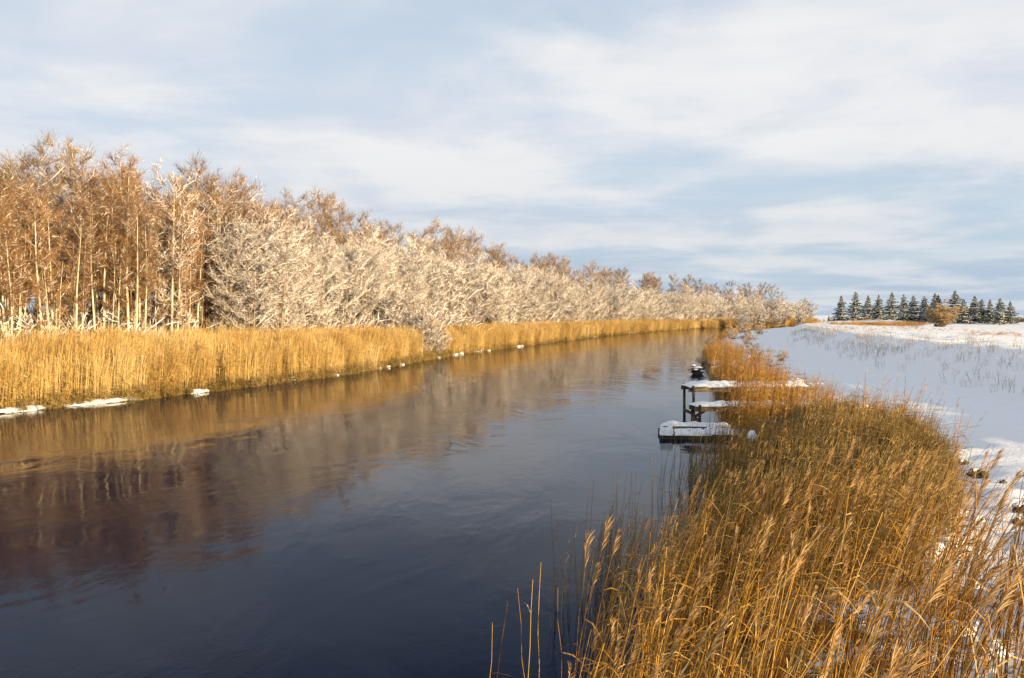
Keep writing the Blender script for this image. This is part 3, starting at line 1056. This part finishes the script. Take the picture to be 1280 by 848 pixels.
# frosted wood further up the river
add_row('frost', 0, 7.0, 0.9, 53, 92, 2.0, 0.86)
add_row('frost', 0, 5.6, 0.8, 92, 335, 2.8, 0.92)
add_row('frost', 1, 10.5, 1.2, 57, 330, 3.2, 1.0)
add_row('brown', 2, 15.5, 1.8, 62, 330, 3.6, 1.10)
add_row('brown', 3, 22.0, 2.5, 76, 330, 4.4, 1.18)
front_a = sorted([t for t in trees if t[0] == 'alder' and t[1] == 0], key=lambda t: proj_x((t[2], t[3])))
ROWS = {}
for t in sorted(trees, key=lambda t: proj_x((t[2], t[3]))):
    ROWS.setdefault((t[0], t[1]), []).append(t)
front_f = sorted([t for t in trees if t[0] == 'frost' and t[1] == 0], key=lambda t: proj_x((t[2], t[3])))
PROTO = {'alder': ALDER, 'frost': FROST, 'brown': BROWN}
NAME = {'alder': 'alder_tree', 'frost': 'frosted_tree', 'brown': 'bare_tree'}
cnt = {'alder': 0, 'frost': 0, 'brown': 0}
for t in trees:
    kind, row, x, y, s = t
    if kind == 'alder' and row == 0:
        lab = f"slim pale-trunked alder with rusty crown, {ordinal(front_a.index(t))} from the left in front row"
    elif kind == 'frost' and row == 0:
        lab = f"snow-laden bare tree behind far reeds, {ordinal(front_f.index(t))} from the left in frosted front row"
    elif kind == 'alder':
        lab = f"rusty alder in the {'second' if row == 1 else 'third'} row behind the pale trunks, {ordinal(ROWS[kind, row].index(t))} from the left"
    elif kind == 'frost':
        lab = f"snow-dusted bare tree just behind the frosted front row, {ordinal(ROWS[kind, row].index(t))} from the left"
    else:
        lab = f"brown bare tree in the {'middle' if row == 2 else 'rearmost'} row of the wood, {ordinal(ROWS[kind, row].index(t))} from the left"
    grp = {'alder': "alders on the far bank at left", 'frost': "frosted trees along the far bank", 'brown': "brown trees at the back of the wood"}[kind]
    pr = PROTO[kind][cnt[kind] % len(PROTO[kind])]
    cnt[kind] += 1
    if kind == 'frost' and row == 0 and y > 88 and cnt[kind] % 3:
        pr = DOME[(cnt[kind] // 2) % 2]
    if kind == 'frost' and row == 1 and y > 88 and cnt[kind] % 2:
        pr = DOME[(cnt[kind] // 2) % 2]
    if kind == 'alder' and y - (12 if row == 2 else 6 if row == 1 else 0) * 0.5 > rnd.uniform(44, 60):
        pr = HALF[cnt[kind] % 3]
    plant_tree(NAME[kind], pr, x, y, s, lab, "tree", grp, s * rnd.uniform(0.95, 1.08))

# snow-laden brush under the trees (a mass nobody could count)
brush_protos = []
for k in range(4):
    r = random.Random(700 + k)
    mb = MB()
    for _ in range(70):
        a = r.uniform(0, 6.28)
        pts, d = stroke(r, (r.gauss(0, .3), r.gauss(0, .3), 0), (math.cos(a) * .7, math.sin(a) * .7, r.uniform(.5, 1.3)), r.uniform(.7, 1.7), 3, -0.05, .15)
        mb.tube(pts, [.012, .010, .007, .003], 3, r.random(), 0)
        if r.random() < .55:
            q = [(p[0], p[1], p[2] + .014) for p in pts]
            mb.tube(q, [.006, .014, .012, .004], 3, r.random(), 1)
        for _k in range(5):
            p, _d = lerp_path(pts, r.uniform(.3, 1))
            tw, _ = stroke(r, p, (d[0] + r.gauss(0, .7), d[1] + r.gauss(0, .7), d[2] + r.gauss(.2, .6)), r.uniform(.2, .5), 2, 0, .2)
            mb.tube(tw, [.008, .006, .002], 3, r.random(), 0)
            if r.random() < .45:
                mb.tube([(p_[0], p_[1], p_[2] + .011) for p_ in tw], [.006, .013, .004], 3, r.random(), 1)
    brush_protos.append(mb.mesh("brush", [M['brown_twig'], M['frost']]))
n = 950
yy = np.concatenate([nrng.uniform(34, 90, 900), nrng.uniform(80, 330, 430)])
tt = np.where(yy < 60, 9.2, np.interp(yy, [60, 78], [8.2, 4.6])) + nrng.gamma(1.6, 6.0, len(yy))
xx = XL(yy) - tt
ss = nrng.uniform(0.8, 1.8, len(yy)) * np.interp(yy, [34, 80, 330], [1.25, 1.5, 2.3])
scatter("snowy_brush", np.stack([xx, yy, ground_h(xx, yy)], -1), np.stack([0 * xx, 0 * xx, nrng.uniform(-3, 3, len(xx))], -1), np.repeat(ss[:, None], 3, 1),
        brush_protos, "tangle of snow-covered brush under the trees of the far bank", "brush")

# white willow shrubs leaning over the water at the end of the near reed bed
for (px, d, s, lab) in ((462, 78.0, 2.1, "tall white snow-laden willow shrub rising behind the left reed bed"),
                        (488, 74.5, 2.0, "biggest white willow shrub beside the reed gap"),
                        (512, 73.0, 1.65, "white snowy willow shrub sloping down to the reed gap"),
                        (530, 71.0, 1.15, "low snowy shrub spilling over the bank at the reed gap"),
                        (545, 72.5, 0.80, "smallest snowy shrub overhanging the water at the reed gap")):
    plant_tree("willow_shrub", SHRUB[rnd.randint(0, 2)], (px - 640) / F_PX * d, d, s, lab, "shrub", "snowy shrubs at the reed gap")
# shrubs on the near bank beyond the jetties
for (px, py, s, lab) in ((948, 452, 0.50, "snow-dusted bramble shrub on the near bank beside the track"),
                         (925, 446, 0.42, "small frosted shrub among reeds left of the track"),
                         (978, 455, 0.30, "low grey twiggy shrub at the edge of the snowy track"),
                         (905, 440, 0.40, "frosted shrub nearest the water above the dark stump"),
                         (935, 432, 0.62, "wide snow-dusted shrub farther up the near bank left of the track"),
                         (890, 430, 0.50, "snowy shrub overhanging the water farther up the near bank"),
                         (915, 424, 0.70, "pale frosted shrub where the near bank narrows upstream"),
                         (950, 420, 0.60, "grey frosted shrub beside the far narrow end of the track"),
                         (930, 416, 0.80, "brownish frosted shrub farthest up the near bank"),
                         (878, 446, 0.34, "tiny frosted shrub hanging above the stump at the water")):
    p = at(px, py, 0.6)
    plant_tree("bank_shrub", BRAMBLE[rnd.randint(0, 1)], p.x, p.y, s, lab, "shrub", "shrubs on the near bank", s * 0.85)
# snowy trees at the far bend
for i, (px, py, s) in enumerate(((930, 407, 0.62), (952, 406, 0.74), (975, 405, 0.86), (1000, 405, 0.62))):
    p = at(px, py, 0.9)
    plant_tree("bend_tree", DOME[i % 2], p.x, p.y, s * 1.12, f"low rounded snowy tree at the river bend, {ORD[i]} from the left", "tree", "snowy trees at the bend")
p = at(1176, 411.5, 1.1)
plant_tree("field_bush", BUSH[0], p.x, p.y, 1.12, "big rounded orange brown bush in front of the spruces", "bush", None, 0.98)


# spruces behind the field
def make_spruce(seed, H):
    r = random.Random(seed)
    tk, nd, sn = MB(), MB(), MB()
    tk.tube([(0, 0, -0.2), (0.02, 0, H * .5), (0, 0, H)], [H * .018, H * .012, 0.01], 6, 0.4)
    z = H * 0.10
    while z < H * 0.985:
        f = 1 - z / H
        L0 = (H * 0.38 * f ** 0.95 + 0.06) * r.uniform(0.70, 1.15)
        nb = 9 if f > .3 else 6
        a0 = r.uniform(0, 6.28)
        for b in range(nb):
            a = a0 + b * 6.283 / nb + r.uniform(-.3, .3)
            L = L0 * r.uniform(0.55, 1.25)
            dr = 0.02 + 0.30 * f + r.uniform(-.06, .08)
            ca, sa = math.cos(a), math.sin(a)
            zz0 = z + r.uniform(-.1, .1)
            def pt(u, w=0.0, h=0.0):
                return (ca * L * u - sa * w, sa * L * u + ca * w, zz0 - dr * L * u + 0.35 * dr * L * u * u + h)
            for q in range(7):
                u = 0.15 + 0.85 * (q + r.random()) / 7
                sd = 1 if q % 2 else -1
                ln = L * 0.42 * (1.1 - u * 0.6) * r.uniform(.7, 1.2)
                p0, p1 = pt(u - .12), pt(u + .06)
                e = pt(min(u + .25, 1.15), sd * ln, -0.14 * ln - 0.06 * r.random())
                lo = pt(u, sd * ln * .35, -0.10 - .12 * r.random())
                t = r.random()
                nd.poly([p0, e, p1], t)
                nd.poly([p0, lo, e], t * .8)
                if r.random() < 0.46:
                    g = 0.05
                    s0, s1 = pt(u - .10, 0, g), pt(u + .05, 0, g)
                    se = (e[0] * .85 + p0[0] * .15, e[1] * .85 + p0[1] * .15, e[2] * .85 + p0[2] * .15 + g)
                    sm = pt(u, sd * ln * .4, g + 0.05)
                    sn.poly([s0, sm, s1], r.random())
                    sn.poly([s0, se, sm], r.random())
                    sn.poly([sm, se, s1], r.random())
            nd.tube([pt(0), pt(.5), pt(1.02)], [.035, .03, .01], 3, r.random() * .5)
        z += H * 0.050 * (0.6 + 0.6 * f)
    return {'trunk': tk.mesh("trunk", M['dark_bark']), 'crown': nd.mesh("crown", M['needle']), 'snow': sn.mesh("snow", M['frost'])}


SPR = [make_spruce(800 + k, 8.0) for k in range(6)]
sp_px = [(1052, 367, 405), (1069, 366, 405), (1085, 375, 406), (1098, 373, 406), (1114, 369, 406), (1130, 370, 407), (1144, 372, 407), (1156, 374, 407), (1166, 370, 407),
         (1174, 370, 407), (1196, 369, 408), (1205, 373, 408), (1218, 374, 408), (1227, 374, 408), (1236, 375, 408), (1252, 376, 409), (1262, 377, 409)]
for i, (px, top, base) in enumerate(sp_px):
    p = at(px, base - rnd.uniform(0, 1.2), 1.0)
    hgt = (base - top) * p.y / F_PX
    s = hgt / 8.0
    s *= rnd.uniform(0.92, 1.1)
    plant_tree("spruce_tree", SPR[(i * 5) % 6], p.x + rnd.uniform(-.6, .6), p.y + rnd.uniform(-1, 1), s * rnd.uniform(0.95, 1.4), f"dark snow-dusted spruce beyond the field, {ORD[i]} from the left", "tree", "row of spruces behind the field", s)
for i, (px, top, base) in enumerate(((1036, 386, 403), (1043, 388, 403), (1030, 390, 403))):
    p = at(px, base, 1.0)
    s = (base - top) * p.y / F_PX / 8.0
    plant_tree("spruce_tree", SPR[i], p.x, p.y, s, ("farther small dark spruce left of the main spruce row", "farther small spruce nearest the main spruce row", "leftmost farthest small spruce by the snowy bend trees")[i], "tree", "row of spruces behind the field", s)
# far hedge on the horizon at right
hed = MB()
r = random.Random(9)
hp0, hp1 = at(1125, 404.2, 1.0), at(1330, 405.2, 1.0)
ctr = (hp0 + hp1) / 2
for k in range(1500):
    u = r.random()
    bx = hp0.x + (hp1.x - hp0.x) * u - ctr.x + r.gauss(0, .8)
    by = hp0.y + (hp1.y - hp0.y) * u - ctr.y + r.gauss(0, 1.2)
    hh = 2.1 * (0.7 + 0.6 * float(vnoise(u * 22, 0.5, 3)))
    pts, d = stroke(r, (bx, by, -0.2), (r.gauss(0, .35), r.gauss(0, .35), 1), hh * r.uniform(.6, 1.1), 3, 0, .15)
    hed.tube(pts, [.07, .06, .05, .02], 3, r.random())
hedge = thing("field_hedge", (ctr.x, ctr.y, gz(ctr.x, ctr.y)), "long low grey brown hedge on the horizon behind the spruces", "hedge")
link("branches", hed.mesh("branches", M['brown_twig']), hedge)


# ------------------------------------------------------------------ snow-covered logs and ice ledges on the far bank
def snow_cap(mb, x0, x1, y0, y1, z0, th, seed, nx=16, ny=6, mat=0, droop=0.03):
    """a soft pillow of snow over a rectangle, rounded at its rim"""
    b = len(mb.v)
    for i in range(nx + 1):
        for j in range(ny + 1):
            u, w = i / nx, j / ny
            e = min(1, 5 * min(u, 1 - u) * (x1 - x0) / max(x1 - x0, y1 - y0) * 2.2) ** .5 * min(1, 3.2 * min(w, 1 - w)) ** .5
            nz = float(fbm(u * (x1 - x0) * 3 + seed, w * (y1 - y0) * 3 + seed * .7, seed))
            mb.v.append((x0 + (x1 - x0) * u + (float(vnoise(u * 9, w * 3, seed)) - .5) * .05, y0 + (y1 - y0) * w + (float(vnoise(u * 9, w * 3, seed + 5)) - .5) * .07,
                         z0 - droop * (1 - e) + th * e * (0.20 + 1.5 * nz)))
            mb.c.append(0.6)
    for i in range(nx):
        for j in range(ny):
            a = b + i * (ny + 1) + j
            mb.f.append((a, a + ny + 1, a + ny + 2, a + 1))
            mb.m.append(mat)


def snowy_log(name, px, py, L, rad, rz, label, cat, seed, slab=False, z=0.08):
    p = at(px, py, z)
    root = thing(name, (p.x, p.y, z), label, cat, None, rz)
    r = random.Random(seed)
    wd = MB()
    if slab:
        wd.blob((0, 0, -.02), (L / 2, rad * 1.5, 0.06), seed, 26, 6, .6)
        link("ledge", wd.mesh("ledge", M['snow'], True), root)
        sn = MB()
        snow_cap(sn, -L * .42, L * .42, -rad * 1.1, rad * 1.1, 0.03, 0.09, seed)
        link("snow", sn.mesh("snow", M['snow'], True), root)
    else:
        pts, _ = stroke(r, (-L / 2, 0, rad * .4), (1, 0, 0.03), L, 7, 0.0, .06)
        wd.tube(pts, [rad * r.uniform(.8, 1.1) for _ in pts], 8, .3)
        for q in range(3):
            a, _d = lerp_path(pts, r.uniform(.1, .9))
            bp, _d = stroke(r, a, (r.gauss(0, .6), r.gauss(0, .6), .8), r.uniform(.25, .6), 3, 0, .2)
            wd.tube(bp, [rad * .3, rad * .25, rad * .2, .01], 4, .3)
        link("log", wd.mesh("log", M['wet_wood'], True), root)
        sn = MB()
        sn.tube([(q[0], q[1], q[2] + rad * .75 + .02 * r.random()) for q in pts], [rad * .6] + [rad * r.uniform(.75, 1.15) for _ in pts[2:]] + [rad * .4], 8, .6)
        link("snow", sn.mesh("snow", M['snow'], True), root)
    return root


snowy_log("fallen_log", 196, 487, 2.5, 0.20, 0.35, "thick snow-capped log lying on the far waterline at left", "log", 3, z=0.2)
snowy_log("fallen_branch", 388, 464, 2.3, 0.11, 0.2, "snow-covered crooked branch half sunk at the reed edge", "branch", 8, z=0.2)
for k, (yb, off, L, rad, lab) in enumerate(((35.0, -.30, 3.0, .24, "long flat snow shelf at the water left of the thick log"), (31.9, -.15, 1.8, .24, "snow shelf at the left edge of the photo by the water"),
                                            (39.4, -.30, 1.2, .13, "narrow snow shelf just below the thick snowy log"), (43.5, .05, 1.4, .12, "thin snow shelf on the reed edge right of the thick log"),
                                            (77.0, -.2, 3.0, .22, "snow shelf beside the snowy shrubs at the reed gap"),
                                            (97.0, -.1, 2.2, .2, "small snow patch at the far waterline midway along the bank"), (129.0, 0, 3.0, .25, "faint snow patch at the far waterline well upstream"))):
    xb = float(XL(yb)) - off
    pr_ = (640 + F_PX * xb / yb, HORIZON + F_PX * (CAM_H - .06) / yb)
    tg = math.atan2(1.0, (float(XL(yb + 1)) - float(XL(yb - 1))) / 2)
    snowy_log("snow_shelf", pr_[0], pr_[1], L, rad, tg, lab, "snow shelf", 130 + k, True, 0.05)

# ------------------------------------------------------------------ jetties
def ax_box(mb, p0, p1, w, h):
    """squared timber from p0 to p1"""
    d = Vector(p1) - Vector(p0)
    d.normalize()
    up = Vector((0, 0, 1)) if abs(d.z) < .9 else Vector((0, 1, 0))
    s = d.cross(up).normalized()
    u = s.cross(d).normalized()
    b = len(mb.v)
    for p in (p0, p1):
        for (a, c) in ((-1, -1), (1, -1), (1, 1), (-1, 1)):
            q = Vector(p) + s * a * w / 2 + u * c * h / 2
            mb.v.append(tuple(q))
            mb.c.append(.5)
    for q in ((3, 2, 1, 0), (4, 5, 6, 7), (0, 1, 5, 4), (1, 2, 6, 5), (2, 3, 7, 6), (3, 0, 4, 7)):
        mb.f.append(tuple(b + k for k in q))
        mb.m.append(0)


def one(fn, name, mat, parent, smooth=False):
    mb = MB()
    fn(mb)
    return link(name, mb.mesh(name, M[mat], smooth), parent)


def jetty(px, py_water, deck_z, L, W, rz, label, seed, brace=False):
    p = at(px, py_water, 0.0)
    root = thing("wooden_jetty", (p.x, p.y, 0), label, "jetty", "snow-covered jetties", rz)
    r = random.Random(seed)
    n = max(5, int(L / 0.30))
    for i in range(n):
        x0 = L * i / n
        one(lambda mb: mb.box(x0 + .01, x0 + L / n - .012, -.05 + r.uniform(-.03, .03), W + .05 + r.uniform(-.03, .03), deck_z - .045, deck_z + r.uniform(-.006, .006), jit=.004), "plank", 'old_wood', root)
    for y in (0.04, W - .04):
        one(lambda mb: ax_box(mb, (-.06, y, deck_z - .115), (L + .05, y, deck_z - .115), .07, .135), "beam", 'old_wood', root)
    for x in (0.08, L * .36, L * .72):
        for y in (-.025, W + .025):
            one(lambda mb: mb.tube([(x + r.uniform(-.03, .03), y + (-.05 if y < .1 else .05), -1.0), (x, y + (-.05 if y < .1 else .05), deck_z - .02 + (.0 if x > .1 else r.uniform(0, .06)))], [.052, .045], 8), "post", 'wet_wood', root)
    if brace:
        one(lambda mb: ax_box(mb, (.10, -.15, .12), (L * .36, -.15, deck_z - .2), .04, .09), "brace", 'wet_wood', root)
    one(lambda mb: ax_box(mb, (.06, -.04, .22), (.06, W + .04, .22), .05, .1), "brace", 'wet_wood', root)
    one(lambda mb: snow_cap(mb, -.05, L * .98, -.07, W + .07, deck_z + .012, .12 * min(1.0, W), seed, 44, 9), "snow", 'snow', root, True)
    return root


j3 = jetty(863, 525, 1.14, 4.3, 1.15, 0.04, "tallest jetty, farthest of the three, deck under thick snow", 21, True)
j2 = jetty(871, 534, 0.68, 4.2, 0.75, 0.06, "middle narrow jetty with snowy deck on dark posts", 22)
# the sloping gangway board at the land end of the far jetty
g0 = at(985, 488, 1.02)
gw = thing("gangway_board", (g0.x, g0.y, 0.98), "brown timber board ramp at the land end of the far jetty", "board", None, 0.12)
one(lambda mb: mb.box(-1.6, .95, -.05, 0.0, -.16, .04, jit=.01), "side_board", 'old_wood', gw)
one(lambda mb: mb.box(-1.6, .9, .02, .8, 0.0, .035, jit=.01), "top_board", 'old_wood', gw)
one(lambda mb: snow_cap(mb, -1.6, .6, .12, .8, .045, .07, 31, 14, 5), "snow", 'snow', gw, True)
# low pontoon, nearest
p = at(829, 549, 0.0)
pon = thing("low_pontoon", (p.x, p.y, 0), "low dark-sided pontoon lying on the water, nearest of the jetties", "jetty", "snow-covered jetties", -0.10)
r = random.Random(77)
for i in range(5):
    one(lambda mb: mb.box(.02, 2.9, .03 + i * .26, .27 + i * .26, .09, .135 + r.uniform(-.006, .006), jit=.006), "plank", 'old_wood', pon)
one(lambda mb: mb.box(0, 2.95, -.045, .022, -.12, .145, jit=.012), "side_board", 'wet_wood', pon)
one(lambda mb: mb.box(-.06, -.004, -.05, 1.36, -.12, .14, jit=.012), "end_board", 'wet_wood', pon)
one(lambda mb: mb.box(.1, 2.9, 1.24, 1.38, .136, .25, jit=.012), "edge_beam", 'old_wood', pon)
for k, (x0, x1, y0, y1, z0, th, nx, ny) in enumerate(((.02, 2.1, 1.16, 1.44, .255, .11, 26, 6), (.35, 1.3, .45, 1.2, .142, .05, 18, 10), (1.25, 2.1, -.03, 1.15, .142, .13, 14, 10),
                                                      (2.0, 2.95, -.05, 1.3, .142, .09, 14, 10), (-.10, .30, -.08, .42, .145, .15, 8, 8), (.3, 1.4, -.07, .10, .148, .05, 18, 5))):
    one(lambda mb: snow_cap(mb, x0, x1, y0, y1, z0, th, 41 + k, nx, ny), "snow", 'snow', pon, True)
# snow-capped stubs beside the pontoon
for (px, py, h, lean, lab) in ((936, 566, 0.42, 0.10, "short snow-capped mooring stub right of the pontoon"), (948, 566, 0.40, -0.16, "leaning snowy stub behind the short mooring stub")):
    p = at(px, py, 0.25)
    st = thing("mooring_stub", (p.x, p.y, gz(p.x, p.y)), lab, "post", "stubs by the pontoon")
    one(lambda mb: mb.tube([(0, 0, -.3), (lean * .5, 0, h * .5), (lean, 0, h)], [.075, .07, .06], 8), "post", 'wet_wood', st)
    one(lambda mb: mb.blob((lean, 0, h + .02), (.11, .11, .13), int(px), 10, 7, .15), "snow", 'snow', st, True)
# dark root stump with snow at the water's edge
p = at(868, 468, 0.0)
stp = thing("root_stump", (p.x, p.y, 0), "dark snow-topped root stump at the water beyond the jetties", "stump", None, 0.4, (0.8, 0.8, 0.62))
def _roots(mb):
    rr = random.Random(5)
    mb.blob((0.3, 0, .15), (.45, .4, .4), 8, 14, 8, .45)
    for q in range(30):
        a = rr.uniform(0, 6.28)
        pts, _ = stroke(rr, (.3, 0, .5), (math.cos(a), math.sin(a) * .8, rr.uniform(-.5, .6)), rr.uniform(.6, 1.1), 4, -.12, .2)
        mb.tube(pts, [.07, .05, .035, .025, .012], 5)
one(_roots, "roots", 'wet_wood', stp)
for q, (x, y, z, s) in enumerate(((.25, -.1, .62, .34), (.6, .05, .52, .26), (-.05, -.25, .45, .20), (.45, -.42, .32, .24), (.05, .2, .85, .2))):
    one(lambda mb: mb.blob((x, y, z), (s, s * .8, s * .45), 60 + q, 10, 6, .3, .5), "snow", 'snow', stp, True)
# dark clods and stones at the edge of the track
for i, (px, py, s, lab) in enumerate(((1221, 592, .13, "largest dark earth clod in the snow right of the reeds"), (1203, 578, .09, "snow-topped earth clod just left of the largest dark clod"),
                                      (1276, 638, .10, "dark clod at the right edge of the photo"), (1274, 652, .07, "smaller dark clod below the one at the right edge"), (1253, 604, .05, "tiny dark clod between the larger ones"))):
    p = at(px, py, 0.75)
    cl = thing("earth_clod", (p.x, p.y, gz(p.x, p.y)), lab, "clod", "clods by the track")
    one(lambda mb: mb.blob((0, 0, s * .3), (s * 1.2, s, s * .8), 90 + i, 9, 6, .6), "clod", 'stone', cl)
    one(lambda mb: mb.blob((-s * .2, s * .25, s * .85), (s * .8, s * .6, s * .35), 95 + i, 9, 5, .4, .5), "snow", 'snow', cl, True)

# ------------------------------------------------------------------ single reeds standing clear of the bed over the dark water
SOLO = [  # tip pixel, distance, lean, plume?, label
    (757, 668, 6.4, 0.26, True, "tallest fluffy-plumed reed leaning right over the dark water"),
    (772, 682, 6.5, 0.30, True, "bushy-plumed reed just right of the tallest plumed reed"),
    (733, 690, 6.2, 0.14, True, "slender plumed reed just left of the tallest plumed reed"),
    (744, 727, 5.9, 0.22, True, "drooping-plumed reed below the tallest plumed reed"),
    (676, 705, 6.0, 0.03, False, "thin upright bare reed rising alone from the dark water"),
    (648, 738, 5.7, -0.08, False, "bare reed stalk bent like a hook at the lower edge"),
    (666, 733, 5.8, 0.05, False, "straight bare reed between the hooked stalk and upright one"),
    (634, 754, 5.4, 0.20, False, "leftmost leaning reed at the bottom of the photo"),
    (614, 782, 5.2, 0.05, False, "shortest leftmost bare reed stub at the bottom edge"),
    (698, 742, 5.7, -0.05, False, "faint bare reed right of the thin upright reed"),
    (823, 775, 5.1, 0.34, True, "large soft-plumed reed at the bottom centre of the reed bed"),
    (813, 732, 5.8, 0.20, True, "small-plumed reed standing where dark water meets the reed bed"),
]
for i, (px, py, d, lean, plume, lab) in enumerate(SOLO):
    r = random.Random(900 + i)
    # a reed's tip stands about 2 m above its foot; its foot is in the shallows
    k = d
    tip = Vector(((px - 640) / F_PX * k, k, CAM_H - (py - HORIZON) / F_PX * k))
    bx, by = tip.x - lean, tip.y - r.uniform(-.05, .1)
    bz = max(gz(bx, by), -0.6)
    root = thing("reed_stalk", (bx, by, bz), lab, "reed", "single reeds over the water")
    H = tip.z - bz
    full = MB()
    add_reed(full, r, (0, 0, 0), H, (lean, 0.05), 0.0046, 9, 3 if plume else 2, 46, plume, 0.0055, 0, 1, 2)
    for nm, mi, mt in (("stem", 0, 'reed'), ("leaf", 1, 'reed'), ("plume", 2, 'plume')):
        sel = [f for f, m_ in zip(full.f, full.m) if m_ == mi]
        if not sel:
            continue
        used = sorted({q for f in sel for q in f})
        mp = {q: a for a, q in enumerate(used)}
        sub = MB()
        sub.v = [full.v[q] for q in used]
        sub.c = [full.c[q] for q in used]
        sub.f = [tuple(mp[q] for q in f) for f in sel]
        sub.m = [0] * len(sel)
        pt_ = link(nm, sub.mesh(nm, M[mt]), root)
        if mi:
            pt_["kind"] = "stuff"
